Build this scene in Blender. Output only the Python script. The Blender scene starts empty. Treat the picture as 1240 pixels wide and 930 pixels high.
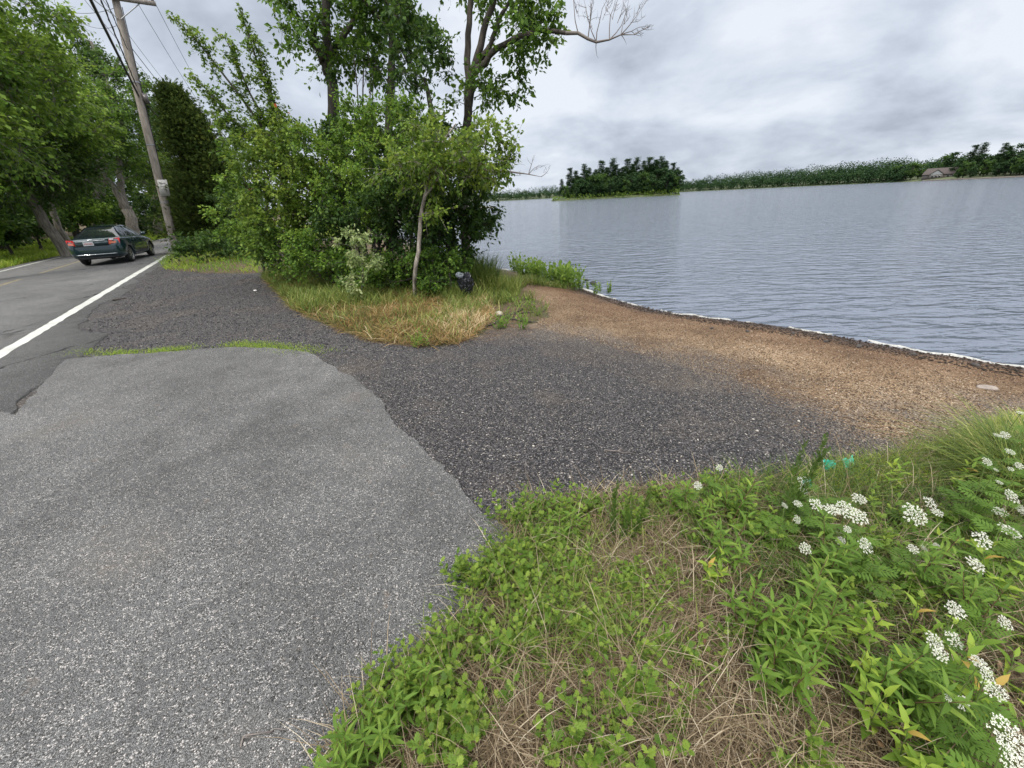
import bpy, bmesh, math
import numpy as np
from mathutils import Vector
R = math.radians
scn = bpy.context.scene
COL = scn.collection

# ------------------------------------------------------------------ camera
CAM_H = 1.60
ROLL, HZ, FPX = R(2.9), 241.0, 480.0          # roll, horizon row at the centre column, focal length in 1240-px units
_d = (465.0 - HZ) * math.cos(ROLL)
PITCH = math.atan(_d / FPX)
fw = np.array([0, math.cos(PITCH), -math.sin(PITCH)])
up0 = np.array([0, math.sin(PITCH), math.cos(PITCH)])
rt0 = np.array([1.0, 0, 0])
cr, sr = math.cos(ROLL), math.sin(ROLL)
IX = cr * rt0 - sr * up0
IY = sr * rt0 + cr * up0
cam_d = bpy.data.cameras.new('camera')
cam = bpy.data.objects.new('camera', cam_d)
COL.objects.link(cam)
cam_d.sensor_fit = 'HORIZONTAL'
cam_d.sensor_width = 36.0
cam_d.lens = 36.0 * FPX / 1240.0
cam_d.clip_start = 0.02
cam_d.clip_end = 6000
from mathutils import Matrix
M = Matrix(((IX[0], IY[0], -fw[0], 0), (IX[1], IY[1], -fw[1], 0), (IX[2], IY[2], -fw[2], CAM_H), (0, 0, 0, 1)))
cam.matrix_world = M
scn.camera = cam

# ------------------------------------------------------------------ world, sun, exposure
scn.view_settings.view_transform = 'Standard'
scn.view_settings.look = 'None'
scn.view_settings.exposure = 0.10
scn.view_settings.gamma = 1.0
scn.render.engine = 'CYCLES'
scn.cycles.max_bounces = 5; scn.cycles.diffuse_bounces = 2; scn.cycles.glossy_bounces = 2; scn.cycles.transmission_bounces = 3; scn.cycles.transparent_max_bounces = 4
scn.cycles.caustics_reflective = False; scn.cycles.caustics_refractive = False
SUN_EL, SUN_AZ = R(56), R(200)        # azimuth clockwise from +Y
world = bpy.data.worlds.new('World')
scn.world = world
world.use_nodes = True
wn = world.node_tree.nodes; wl = world.node_tree.links
wn.clear()
def WN(t, **k):
    n = wn.new(t)
    for a, b in k.items(): setattr(n, a, b)
    return n
def wmath(op, a, b=None, clamp=False):
    n = WN('ShaderNodeMath', operation=op, use_clamp=clamp)
    for i, v in enumerate((a, b)):
        if v is None: continue
        if isinstance(v, (int, float)): n.inputs[i].default_value = v
        else: wl.new(v, n.inputs[i])
    return n.outputs[0]
tc = WN('ShaderNodeTexCoord')
sep = WN('ShaderNodeSeparateXYZ'); wl.new(tc.outputs['Generated'], sep.inputs[0])
zz = wmath('MAXIMUM', sep.outputs[2], 0.0)
den = wmath('ADD', zz, 0.30)
cx_ = wmath('DIVIDE', sep.outputs[0], den); cy_ = wmath('DIVIDE', sep.outputs[1], den)
cmb = WN('ShaderNodeCombineXYZ'); wl.new(cx_, cmb.inputs[0]); wl.new(cy_, cmb.inputs[1])
def wnoise(scale, detail, rough, dist, off):
    mp = WN('ShaderNodeMapping'); mp.inputs['Location'].default_value = off
    wl.new(cmb.outputs[0], mp.inputs[0])
    n = WN('ShaderNodeTexNoise'); wl.new(mp.outputs[0], n.inputs['Vector'])
    n.inputs['Scale'].default_value = scale; n.inputs['Detail'].default_value = detail
    n.inputs['Roughness'].default_value = rough; n.inputs['Distortion'].default_value = dist
    return n.outputs['Fac']
n1 = wnoise(1.05, 7, 0.55, 0.35, (5.3, 2.9, 0))
n2 = wnoise(2.6, 6, 0.55, 0.3, (9.4, 1.2, 3))
cl = wmath('ADD', wmath('MULTIPLY', n1, 0.7), wmath('MULTIPLY', n2, 0.3))
rmp = WN('ShaderNodeValToRGB'); wl.new(cl, rmp.inputs[0])
cr_ = rmp.color_ramp
cr_.elements[0].position = 0.37; cr_.elements[0].color = (0.43, 0.48, 0.57, 1)
cr_.elements[1].position = 0.575; cr_.elements[1].color = (0.82, 0.87, 0.95, 1)
e = cr_.elements.new(0.43); e.color = (0.54, 0.60, 0.70, 1)
e = cr_.elements.new(0.50); e.color = (0.68, 0.74, 0.84, 1)
# overcast sky: brighter towards the zenith, as a real overcast sky is
zr = WN('ShaderNodeMapRange'); wl.new(sep.outputs[2], zr.inputs[0])
zr.inputs[1].default_value = 0.35; zr.inputs[2].default_value = 0.95; zr.inputs[3].default_value = 1.0; zr.inputs[4].default_value = 3.8
mw = WN('ShaderNodeMix', data_type='RGBA'); zf = WN('ShaderNodeMapRange'); wl.new(sep.outputs[2], zf.inputs[0]); zf.inputs[1].default_value = 0.4; zf.inputs[2].default_value = 0.8; wl.new(zf.outputs[0], mw.inputs[0]); wl.new(rmp.outputs[0], mw.inputs[6]); mw.inputs[7].default_value = (.74, .74, .74, 1)
sc_ = WN('ShaderNodeVectorMath', operation='SCALE'); wl.new(mw.outputs[2], sc_.inputs[0]); wl.new(zr.outputs[0], sc_.inputs[3])
# below the horizon: dim ground tone
sky = WN('ShaderNodeTexSky', sky_type='NISHITA')
sky.sun_disc = False; sky.sun_elevation = SUN_EL; sky.sun_rotation = SUN_AZ
bg1 = WN('ShaderNodeBackground'); wl.new(sky.outputs[0], bg1.inputs[0]); bg1.inputs[1].default_value = 0.05
bg2 = WN('ShaderNodeBackground'); wl.new(sc_.outputs[0], bg2.inputs[0]); bg2.inputs[1].default_value = 1.0
mx = WN('ShaderNodeMixShader'); mx.inputs[0].default_value = 0.93
wl.new(bg1.outputs[0], mx.inputs[1]); wl.new(bg2.outputs[0], mx.inputs[2])
wo = WN('ShaderNodeOutputWorld'); wl.new(mx.outputs[0], wo.inputs[0])
sun_d = bpy.data.lights.new('sun', 'SUN'); sun_d.energy = 2.4; sun_d.angle = R(12); sun_d.color = (1.0, 0.96, 0.9)
sun = bpy.data.objects.new('sun', sun_d); COL.objects.link(sun)
sdir = Vector((math.sin(SUN_AZ) * math.cos(SUN_EL), math.cos(SUN_AZ) * math.cos(SUN_EL), math.sin(SUN_EL)))
sun.rotation_euler = sdir.to_track_quat('Z', 'Y').to_euler()
sun.location = (0, 0, 30)

# ------------------------------------------------------------------ helpers: rays and ground
def ray(px, py):
    return FPX * fw + (px - 620.0) * IX - (py - 465.0) * IY
def hit(px, py, z=0.0):
    d = ray(px, py); t = (z - CAM_H) / d[2]
    return d * t + np.array([0, 0, CAM_H])
def at(px, py, dist):
    d = ray(px, py); return d * (dist / math.hypot(d[0], d[1])) + np.array([0, 0, CAM_H])
WATER = -0.50
shore = [hit(x, y, WATER)[:2] for x, y in ((692, 345), (705, 350), (740, 362), (800, 377), (860, 385), (930, 393), (1000, 405), (1090, 422), (1160, 432), (1240, 445))]
shore = [np.array(p) for p in ((-150, 700), (-40, 300), (-14, 95), (-13, 52), (-8.5, 33), (-3.8, 20.5), (-0.9, 14.6), (0.9, 12.2))] + shore + \
        [np.array(p) for p in ((8.6, 2.5), (14, -1.5), (32, -9), (300, -60))]
land_poly = np.array([(-900, 900)] + list(shore) + [(900, -900), (-900, -900)], float)
land_poly = np.array([(-1500, 1500)] + list(shore) + [(1500, -300), (1500, -1500), (-1500, -1500)], float)
def seg_dist(X, Y, pts, closed=False):
    d = np.full(X.shape, 1e9)
    n = len(pts)
    for i in range(n if closed else n - 1):
        a = pts[i]; b = pts[(i + 1) % n]
        ab = (b[0] - a[0], b[1] - a[1]); L = ab[0] ** 2 + ab[1] ** 2 + 1e-12
        t = np.clip(((X - a[0]) * ab[0] + (Y - a[1]) * ab[1]) / L, 0, 1)
        d = np.minimum(d, np.hypot(X - a[0] - t * ab[0], Y - a[1] - t * ab[1]))
    return d
def inside(X, Y, poly):
    ins = np.zeros(X.shape, bool); n = len(poly)
    for i in range(n):
        x0, y0 = poly[i][:2]; x1, y1 = poly[(i + 1) % n][:2]
        c = ((y0 > Y) != (y1 > Y))
        with np.errstate(divide='ignore', invalid='ignore'):
            xi = (x1 - x0) * (Y - y0) / (y1 - y0 + 1e-15) + x0
        ins ^= c & (X < xi)
    return ins
def sdist(X, Y, poly):
    d = seg_dist(X, Y, poly, True)
    return np.where(inside(X, Y, poly), d, -d)
def shore_sd(X, Y):
    return np.where(inside(X, Y, land_poly), 1, -1) * seg_dist(X, Y, shore)
def vnoise(X, Y, s, seed=0):
    X = np.asarray(X, float) * s + seed * 17.3; Y = np.asarray(Y, float) * s + seed * 9.1
    xi = np.floor(X); yi = np.floor(Y); fx = X - xi; fy = Y - yi
    fx = fx * fx * (3 - 2 * fx); fy = fy * fy * (3 - 2 * fy)
    h = lambda a, b: np.modf(np.abs(np.sin(a * 127.1 + b * 311.7 + seed) * 43758.5453))[0]
    return (h(xi, yi) * (1 - fx) + h(xi + 1, yi) * fx) * (1 - fy) + (h(xi, yi + 1) * (1 - fx) + h(xi + 1, yi + 1) * fx) * fy
HAZE = 0.0
FL = -0.014                                      # bare ground level where the asphalt sits
def zG(X, Y, weeds=None):
    X = np.asarray(X, float); Y = np.asarray(Y, float)
    d = shore_sd(X, Y)
    t = np.clip(d / 5.6, 0, 1)
    z = FL + (WATER - FL) * (1 - t) ** 1.5
    w = np.where(d < 0, WATER - np.minimum(1.8, -d * 0.10), z)
    return w
def gp(px, py):
    z = 0.0
    for _ in range(6):
        p = hit(px, py, z); z = float(zG(p[0], p[1]))
    return np.array([p[0], p[1], z])
PX = lambda pts: np.array([gp(x, y)[:2] for x, y in pts])

# ------------------------------------------------------------------ helpers: objects
def tag(o, label=None, cat=None, group=None, kind=None):
    if label: o['label'] = label
    if cat: o['category'] = cat
    if group: o['group'] = group
    if kind: o['kind'] = kind
    return o
def thing(name, label, cat, loc, group=None, rz=0.0):
    o = bpy.data.objects.new(name, None); COL.objects.link(o)
    o.location = tuple(loc); o.rotation_euler = (0, 0, rz); o.empty_display_size = 0.1
    return tag(o, label, cat, group)
def copy_thing(root, loc, rz=0.0, scale=1.0, label=None, group=None, tilt=(0, 0)):
    c = root.copy(); COL.objects.link(c)
    c.location = tuple(loc); c.rotation_euler = (tilt[0], tilt[1], rz)
    c.scale = (scale, scale, scale) if isinstance(scale, (int, float)) else scale
    if label: c['label'] = label
    if group: c['group'] = group
    for ch in KIDS.get(root.name, []):
        k = ch.copy(); COL.objects.link(k); k.parent = c
        for g in KIDS.get(ch.name, []):
            q = g.copy(); COL.objects.link(q); q.parent = k
    return c
KIDS = {}
class Acc:
    def __init__(s): s.V = []; s.F = {3: [], 4: [], 5: [], 6: []}; s.T = {3: [], 4: [], 5: [], 6: []}; s.n = 0; s.Mi = {3: [], 4: [], 5: [], 6: []}
    def add(s, V, F, tone=0.5, mi=0):
        V = np.asarray(V, float).reshape(-1, 3); F = np.asarray(F, int)
        k = F.shape[1]
        s.V.append(V); s.F[k].append(F + s.n)
        s.T[k].append(np.broadcast_to(np.asarray(tone, float), (len(F),)).copy())
        s.Mi[k].append(np.full(len(F), mi))
        s.n += len(V)
    def addmulti(s, V, Fs, tones, mi=0):
        V = np.asarray(V, float).reshape(-1, 3)
        s.V.append(V)
        for F, t in zip(Fs, tones):
            F = np.asarray(F, int); k = F.shape[1]
            s.F[k].append(F + s.n); s.T[k].append(np.broadcast_to(np.asarray(t, float), (len(F),)).copy()); s.Mi[k].append(np.full(len(F), mi))
        s.n += len(V)
    def build(s, name, mats, parent=None, smooth=False, off=None):
        me = bpy.data.meshes.new(name)
        V = np.concatenate(s.V) if s.V else np.zeros((0, 3))
        if off is None and parent is not None: off = np.array(parent.location)
        if off is not None: V = V - off
        me.vertices.add(len(V)); me.vertices.foreach_set('co', V.astype(np.float32).ravel())
        ls, lt, lv, tn, mi = [], [], [], [], []
        start = 0
        for k in (3, 4, 5, 6):
            if not s.F[k]: continue
            F = np.concatenate(s.F[k]); m = len(F)
            lv.append(F.ravel()); ls.append(start + np.arange(m) * k); lt.append(np.full(m, k)); start += m * k
            tn.append(np.concatenate(s.T[k])); mi.append(np.concatenate(s.Mi[k]))
        lv = np.concatenate(lv); ls = np.concatenate(ls); lt = np.concatenate(lt); tn = np.concatenate(tn); mi = np.concatenate(mi)
        me.loops.add(len(lv)); me.loops.foreach_set('vertex_index', lv.astype(np.int32))
        me.polygons.add(len(ls)); me.polygons.foreach_set('loop_start', ls.astype(np.int32))
        try: me.polygons.foreach_set('loop_total', lt.astype(np.int32))
        except Exception: pass
        me.polygons.foreach_set('material_index', mi.astype(np.int32))
        if smooth: me.polygons.foreach_set('use_smooth', np.ones(len(ls), bool))
        me.update(calc_edges=True)
        a = me.attributes.new('tone', 'FLOAT', 'FACE'); a.data.foreach_set('value', tn.astype(np.float32))
        for m in (mats if isinstance(mats, (list, tuple)) else [mats]): me.materials.append(m)
        o = bpy.data.objects.new(name, me); COL.objects.link(o)
        if parent is not None:
            o.parent = parent; KIDS.setdefault(parent.name, []).append(o)
        return o
def norm(v): return v / (np.linalg.norm(v, axis=-1, keepdims=True) + 1e-12)
def inst(acc, tmpl, P, D, N, S, tone, mi=0, SW=None):
    """stamp a small template at many places: P positions, D axis, N face normal, S scale"""
    TV, TF = tmpl
    P = np.atleast_2d(P); D = norm(np.atleast_2d(D)); N = np.atleast_2d(N)
    X = norm(np.cross(D, N)); N = np.cross(X, D)
    S = np.broadcast_to(np.asarray(S, float), (len(P),))
    SW = S if SW is None else np.broadcast_to(np.asarray(SW, float), (len(P),))
    k = len(TV)
    V = P[:, None, :] + X[:, None, :] * (TV[None, :, 0:1] * SW[:, None, None]) + D[:, None, :] * (TV[None, :, 1:2] * S[:, None, None]) + N[:, None, :] * (TV[None, :, 2:3] * S[:, None, None])
    base = (np.arange(len(P)) * k)[:, None, None]
    tone = np.broadcast_to(np.asarray(tone, float), (len(P),))
    Fs, Ts = [], []
    for F in TF:
        F = np.asarray(F, int)
        Fs.append((base + F[None]).reshape(-1, F.shape[1])); Ts.append(np.repeat(tone, len(F)))
    acc.addmulti(V, Fs, Ts, mi)
def diamonds(parts, z=0.0):
    """a leaf made of pointed lobes: (x0,y0,angle,length,width)"""
    V, F = [], []
    for i, (x, y, a, L, W) in enumerate(parts):
        dx, dy = math.sin(a), math.cos(a); nx, ny = dy, -dx
        b = len(V); h = z + i * 0.006
        V += [(x, y, h), (x + dx * L * .45 + nx * W / 2, y + dy * L * .45 + ny * W / 2, h + W * .18), (x + dx * L, y + dy * L, h - L * .12), (x + dx * L * .45 - nx * W / 2, y + dy * L * .45 - ny * W / 2, h + W * .18)]
        F.append((b, b + 1, b + 2, b + 3))
    return np.array(V), [np.array(F)]
T_QUAD = (np.array([(0, 0, 0), (.5, .5, .08), (0, 1, -.05), (-.5, .5, .08)]), [np.array([(0, 1, 2, 3)])])
T_HEX = (np.array([(0, 0, 0), (.42, .25, .05), (.40, .65, .04), (0, 1, -.10), (-.40, .65, .04), (-.42, .25, .05)]), [np.array([(0, 1, 2, 3), (0, 3, 4, 5)])])
T_LANCE = (np.array([(0, 0, 0), (.5, .3, .04), (.42, .6, 0), (0, 1, -.22), (-.42, .6, 0), (-.5, .3, .04), (0, .3, .0), (0, .6, -.04)]),
           [np.array([(0, 1, 6), (0, 6, 5), (7, 2, 3), (7, 3, 4)]), np.array([(6, 1, 2, 7), (6, 7, 4, 5)])])
T_LOBED = diamonds([(0, 0, 0, 1.0, .40), (0, .25, .75, .50, .24), (0, .25, -.75, .50, .24), (0, .5, .60, .46, .22), (0, .5, -.60, .46, .22), (0, .68, .35, .35, .16), (0, .68, -.35, .35, .16)])
T_FERN = diamonds([(0, 0, 0, 1.0, .05)] + [(0, y, s * a, l, .11) for y, a, l in ((.15, .9, .42), (.3, .85, .42), (.45, .8, .36), (.6, .7, .3), (.75, .6, .22)) for s in (1, -1)])
T_MAPLE = diamonds([(0, 0, 0, 1.0, .55), (0, .12, .85, .72, .42), (0, .12, -.85, .72, .42)])
T_SPRIG = diamonds([(0, 0, 0, 1.0, .22), (0, .15, .6, .6, .16), (0, .3, -.55, .55, .16), (0, .5, .45, .4, .13)])
def tubes(acc, PT, RR, sides=6, tone=0.5, mi=0, cap=False):
    PT = np.asarray(PT, float); RR = np.asarray(RR, float)
    if PT.ndim == 2: PT = PT[None]; RR = RR[None]
    m, n, _ = PT.shape
    RR = np.broadcast_to(RR, (m, n))
    T = np.gradient(PT, axis=1); T = norm(T)
    ref = np.where(np.abs(T[:, :1, 2:3]) > 0.9, np.array([[[1.0, 0, 0]]]), np.array([[[0, 0, 1.0]]]))
    ref = np.broadcast_to(ref, T.shape)
    A = norm(np.cross(T, ref)); B = np.cross(T, A)
    ang = np.linspace(0, 2 * np.pi, sides, endpoint=False)
    V = PT[:, :, None, :] + RR[:, :, None, None] * (np.cos(ang)[None, None, :, None] * A[:, :, None, :] + np.sin(ang)[None, None, :, None] * B[:, :, None, :])
    idx = np.arange(m * n * sides).reshape(m, n, sides)
    a = idx[:, :-1]; b = idx[:, 1:]
    F = np.stack([a, np.roll(a, -1, 2), np.roll(b, -1, 2), b], -1).reshape(-1, 4)
    tone = np.repeat(np.broadcast_to(np.asarray(tone, float), (m,)), (n - 1) * sides)
    if cap and sides in (3, 4, 5, 6):
        acc.addmulti(V, [F, np.concatenate([idx[:, 0, ::-1], idx[:, -1]])], [tone, 0.5], mi)
    else:
        acc.add(V, F, tone, mi)
def box(acc, c, s, mi=0, tone=.5, rz=0.0):
    x, y, z = np.array(s) / 2.0
    V = np.array([(-x, -y, -z), (x, -y, -z), (x, y, -z), (-x, y, -z), (-x, -y, z), (x, -y, z), (x, y, z), (-x, y, z)], float)
    if rz:
        c_, s_ = math.cos(rz), math.sin(rz); V = np.stack([V[:, 0] * c_ - V[:, 1] * s_, V[:, 0] * s_ + V[:, 1] * c_, V[:, 2]], 1)
    acc.add(V + np.array(c), [(0, 3, 2, 1), (4, 5, 6, 7), (0, 1, 5, 4), (1, 2, 6, 5), (2, 3, 7, 6), (3, 0, 4, 7)], tone, mi)
def blades(acc, P, H, W, rng, lean=0.35, curl=0.5, tone=.5, mi=0, dirs=None):
    n = len(P)
    a = rng.uniform(0, 2 * np.pi, n)
    d = np.stack([np.cos(a), np.sin(a), np.zeros(n)], 1) if dirs is None else dirs
    H = np.broadcast_to(np.asarray(H, float), (n,)); W = np.broadcast_to(np.asarray(W, float), (n,))
    le = rng.uniform(0.1, 1, n) * lean; cu = rng.uniform(.2, 1, n) * curl
    side = np.stack([-d[:, 1], d[:, 0], np.zeros(n)], 1)
    b = rng.uniform(0, 2 * np.pi, n); side = norm(side + .8 * np.stack([np.cos(b), np.sin(b), 0 * b], 1))
    rows = []
    for t, w in ((0, .7), (.4, 1), (.75, .7)):
        c = P + d * (H * (le * t + cu * t * t))[:, None]; c = c + np.array([0, 0, 1.0]) * (H * (t - .42 * cu * t * t))[:, None]
        rows += [c - side * (W * w / 2)[:, None], c + side * (W * w / 2)[:, None]]
    c = P + d * (H * (le + cu))[:, None] + np.array([0, 0, 1.0]) * (H * (1 - .55 * cu))[:, None]
    rows.append(c)
    V = np.stack(rows, 1)
    base = (np.arange(n) * 7)[:, None, None]
    q = (base + np.array([(0, 1, 3, 2), (2, 3, 5, 4)])[None]).reshape(-1, 4); t3 = (base + np.array([(4, 5, 6)])[None]).reshape(-1, 3)
    tone = np.broadcast_to(np.asarray(tone, float), (n,))
    acc.addmulti(V, [q, t3], [np.repeat(tone, 2), tone], mi)

# ------------------------------------------------------------------ materials
def mat(name):
    m = bpy.data.materials.new(name); m.use_nodes = True
    nt = m.node_tree; return m, nt, nt.nodes['Principled BSDF'], nt.nodes['Material Output']
def simple(name, col, rough=.6, metal=0.0, spec=.5, bump=None, var=0.0, coat=0.0):
    m, nt, b, o = mat(name)
    b.inputs['Base Color'].default_value = (*col, 1); b.inputs['Roughness'].default_value = rough; b.inputs['Metallic'].default_value = metal
    b.inputs['Specular IOR Level'].default_value = spec
    if coat: b.inputs['Coat Weight'].default_value = coat; b.inputs['Coat Roughness'].default_value = .05
    if var or bump:
        tc = nt.nodes.new('ShaderNodeTexCoord')
        n = nt.nodes.new('ShaderNodeTexNoise'); n.inputs['Scale'].default_value = bump[0] if bump else 8; n.inputs['Detail'].default_value = 6
        nt.links.new(tc.outputs['Object'], n.inputs['Vector'])
        if var:
            mp = nt.nodes.new('ShaderNodeMapRange'); mp.inputs[1].default_value = .3; mp.inputs[2].default_value = .7; mp.inputs[3].default_value = 1 - var; mp.inputs[4].default_value = 1 + var
            nt.links.new(n.outputs['Fac'], mp.inputs[0])
            v = nt.nodes.new('ShaderNodeVectorMath'); v.operation = 'SCALE'; v.inputs[0].default_value = col; nt.links.new(mp.outputs[0], v.inputs[3])
            nt.links.new(v.outputs[0], b.inputs['Base Color'])
        if bump:
            bp = nt.nodes.new('ShaderNodeBump'); bp.inputs['Strength'].default_value = 1.0; bp.inputs['Distance'].default_value = bump[1]
            nt.links.new(n.outputs['Fac'], bp.inputs['Height']); nt.links.new(bp.outputs[0], b.inputs['Normal'])
    return m
def foliage(name, stops, trans=0.35, rough=.55, spec=.22):
    """leaf colour picked by each leaf's own tone value"""
    m, nt, b, o = mat(name)
    at_ = nt.nodes.new('ShaderNodeAttribute'); at_.attribute_name = 'tone'
    r = nt.nodes.new('ShaderNodeValToRGB'); nt.links.new(at_.outputs['Fac'], r.inputs[0])
    el = r.color_ramp.elements
    el[0].position = stops[0][0]; el[0].color = (*stops[0][1], 1); el[1].position = stops[-1][0]; el[1].color = (*stops[-1][1], 1)
    for p, c in stops[1:-1]:
        e = el.new(p); e.color = (*c, 1)
    nt.links.new(r.outputs[0], b.inputs['Base Color']); b.inputs['Roughness'].default_value = rough; b.inputs['Specular IOR Level'].default_value = spec
    if trans:
        t = nt.nodes.new('ShaderNodeBsdfTranslucent'); hs = nt.nodes.new('ShaderNodeHueSaturation'); hs.inputs['Value'].default_value = 1.6; hs.inputs['Hue'].default_value = .485
        nt.links.new(r.outputs[0], hs.inputs['Color']); nt.links.new(hs.outputs[0], t.inputs[0])
        mxs = nt.nodes.new('ShaderNodeMixShader'); mxs.inputs[0].default_value = trans
        nt.links.new(b.outputs[0], mxs.inputs[1]); nt.links.new(t.outputs[0], mxs.inputs[2]); nt.links.new(mxs.outputs[0], o.inputs[0])
    return m
G3 = lambda a, b, c: [(0.0, a), (0.5, b), (1.0, c)]
M_LEAF = foliage('leaf_green', G3((.038, .084, .012), (.095, .185, .024), (.23, .34, .050)))
M_LEAFD = foliage('leaf_dark', G3((.020, .048, .012), (.048, .100, .020), (.105, .180, .032)))
M_LEAFY = foliage('leaf_yellowgreen', [(0, (.040, .080, .012)), (.5, (.105, .180, .024)), (.93, (.24, .32, .050)), (.985, (.45, .10, .03)), (1, (.50, .16, .05))])
M_PALE = foliage('leaf_pale', G3((.10, .16, .05), (.25, .32, .12), (.50, .55, .28)))
M_CEDAR = foliage('leaf_cedar', G3((.026, .048, .012), (.055, .088, .020), (.17, .21, .045)), trans=.25, spec=.08, rough=.8)
M_PINE = foliage('leaf_pine', G3((.018, .040, .018), (.036, .072, .028), (.075, .120, .042)), trans=.15, spec=.03, rough=.9)
M_FAR = foliage('leaf_far', G3((.020, .042, .018), (.036, .070, .028), (.066, .110, .040)), trans=.1, spec=.03, rough=.9)
M_WEED = foliage('leaf_weed', G3((.050, .100, .016), (.115, .205, .030), (.260, .350, .060)), trans=.4)
M_WEEDY = foliage('leaf_weed_yellow', [(0, (.08, .15, .02)), (.55, (.19, .30, .04)), (.97, (.33, .42, .06)), (1, (.46, .32, .08))], trans=.4)
M_GRASS = foliage('grass_green', [(0, (.045, .085, .018)), (.4, (.110, .165, .032)), (.8, (.24, .28, .065)), (1, (.42, .37, .16))], trans=.3)
M_GRASSY = foliage('grass_yellow', [(0, (.10, .19, .02)), (.5, (.20, .31, .035)), (.85, (.32, .40, .06)), (1, (.46, .42, .16))], trans=.45)
M_STRAW = foliage('grass_dry', [(0, (.045, .032, .018)), (.4, (.17, .125, .075)), (.75, (.33, .26, .17)), (1, (.62, .55, .42))], trans=.2, rough=.7)
M_STRAWO = foliage('grass_dry_orange', [(0, (.06, .08, .02)), (.3, (.15, .13, .04)), (.55, (.30, .185, .068)), (.85, (.42, .31, .16)), (1, (.60, .50, .31))], trans=.2, rough=.7)
M_STEM = simple('stem_green', (.12, .17, .04), .6)
M_STEMB = simple('stem_brown', (.16, .09, .05), .7)
def bark(name, a, b, scale=14):
    m, nt, bs, o = mat(name)
    tc = nt.nodes.new('ShaderNodeTexCoord'); mp = nt.nodes.new('ShaderNodeMapping'); mp.inputs['Scale'].default_value = (1, 1, .22)
    n = nt.nodes.new('ShaderNodeTexNoise'); n.inputs['Scale'].default_value = scale; n.inputs['Detail'].default_value = 8; n.inputs['Roughness'].default_value = .65
    nt.links.new(tc.outputs['Object'], mp.inputs[0]); nt.links.new(mp.outputs[0], n.inputs['Vector'])
    r = nt.nodes.new('ShaderNodeValToRGB'); r.color_ramp.elements[0].position = .35; r.color_ramp.elements[0].color = (*a, 1); r.color_ramp.elements[1].position = .65; r.color_ramp.elements[1].color = (*b, 1)
    nt.links.new(n.outputs['Fac'], r.inputs[0]); nt.links.new(r.outputs[0], bs.inputs['Base Color']); bs.inputs['Roughness'].default_value = .85
    bp = nt.nodes.new('ShaderNodeBump'); bp.inputs['Distance'].default_value = .03; nt.links.new(n.outputs['Fac'], bp.inputs['Height']); nt.links.new(bp.outputs[0], bs.inputs['Normal'])
    return m
M_BARK = bark('bark_grey', (.085, .075, .062), (.28, .25, .21))
M_BARKD = bark('bark_dark', (.030, .025, .020), (.09, .075, .06))
M_BIRCH = bark('bark_birch', (.055, .042, .034), (.44, .39, .33), 16)
M_DEAD = simple('dead_twig', (.17, .145, .13), .8)
M_POLE = bark('pole_wood', (.17, .145, .12), (.34, .30, .26), 10)

def tex_nodes(nt):
    tc = nt.nodes.new('ShaderNodeTexCoord')
    L = nt.links
    def N(t, **k):
        n = nt.nodes.new(t)
        for a, b in k.items(): setattr(n, a, b)
        return n
    def noise(scale, detail=4, rough=.55, vec=None, dist=0.0):
        n = N('ShaderNodeTexNoise'); n.inputs['Scale'].default_value = scale; n.inputs['Detail'].default_value = detail; n.inputs['Roughness'].default_value = rough; n.inputs['Distortion'].default_value = dist
        L.new(vec or tc.outputs['Object'], n.inputs['Vector']); return n.outputs['Fac']
    def vor(scale, feature='F1', vec=None):
        n = N('ShaderNodeTexVoronoi', feature=feature); n.inputs['Scale'].default_value = scale
        L.new(vec or tc.outputs['Object'], n.inputs['Vector']); return n
    def m(op, a, b=None, c=None, clamp=False):
        n = N('ShaderNodeMath', operation=op, use_clamp=clamp)
        for i, v in enumerate((a, b, c)):
            if v is None: continue
            if isinstance(v, (int, float)): n.inputs[i].default_value = v
            else: L.new(v, n.inputs[i])
        return n.outputs[0]
    def ramp(f, stops):
        r = N('ShaderNodeValToRGB'); L.new(f, r.inputs[0]); el = r.color_ramp.elements
        el[0].position = stops[0][0]; el[0].color = (*stops[0][1], 1); el[1].position = stops[-1][0]; el[1].color = (*stops[-1][1], 1)
        for p, c in stops[1:-1]:
            e = el.new(p); e.color = (*c, 1)
        return r.outputs[0]
    def mix(f, a, b, mode='MIX'):
        n = N('ShaderNodeMix', data_type='RGBA', blend_type=mode)
        if isinstance(f, (int, float)): n.inputs[0].default_value = f
        else: L.new(f, n.inputs[0])
        for i, v in ((6, a), (7, b)):
            if isinstance(v, tuple): n.inputs[i].default_value = (*v, 1)
            else: L.new(v, n.inputs[i])
        return n.outputs[2]
    def sstep(v, lo, hi):
        n = N('ShaderNodeMapRange', interpolation_type='SMOOTHSTEP'); L.new(v, n.inputs[0]); n.inputs[1].default_value = lo; n.inputs[2].default_value = hi
        return n.outputs[0]
    def attr(name):
        n = N('ShaderNodeAttribute'); n.attribute_name = name; return n.outputs['Fac']
    def sepc(c):
        n = N('ShaderNodeSeparateColor'); L.new(c, n.inputs[0]); return n.outputs
    return tc, N, L, noise, vor, m, ramp, mix, sstep, attr, sepc
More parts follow.
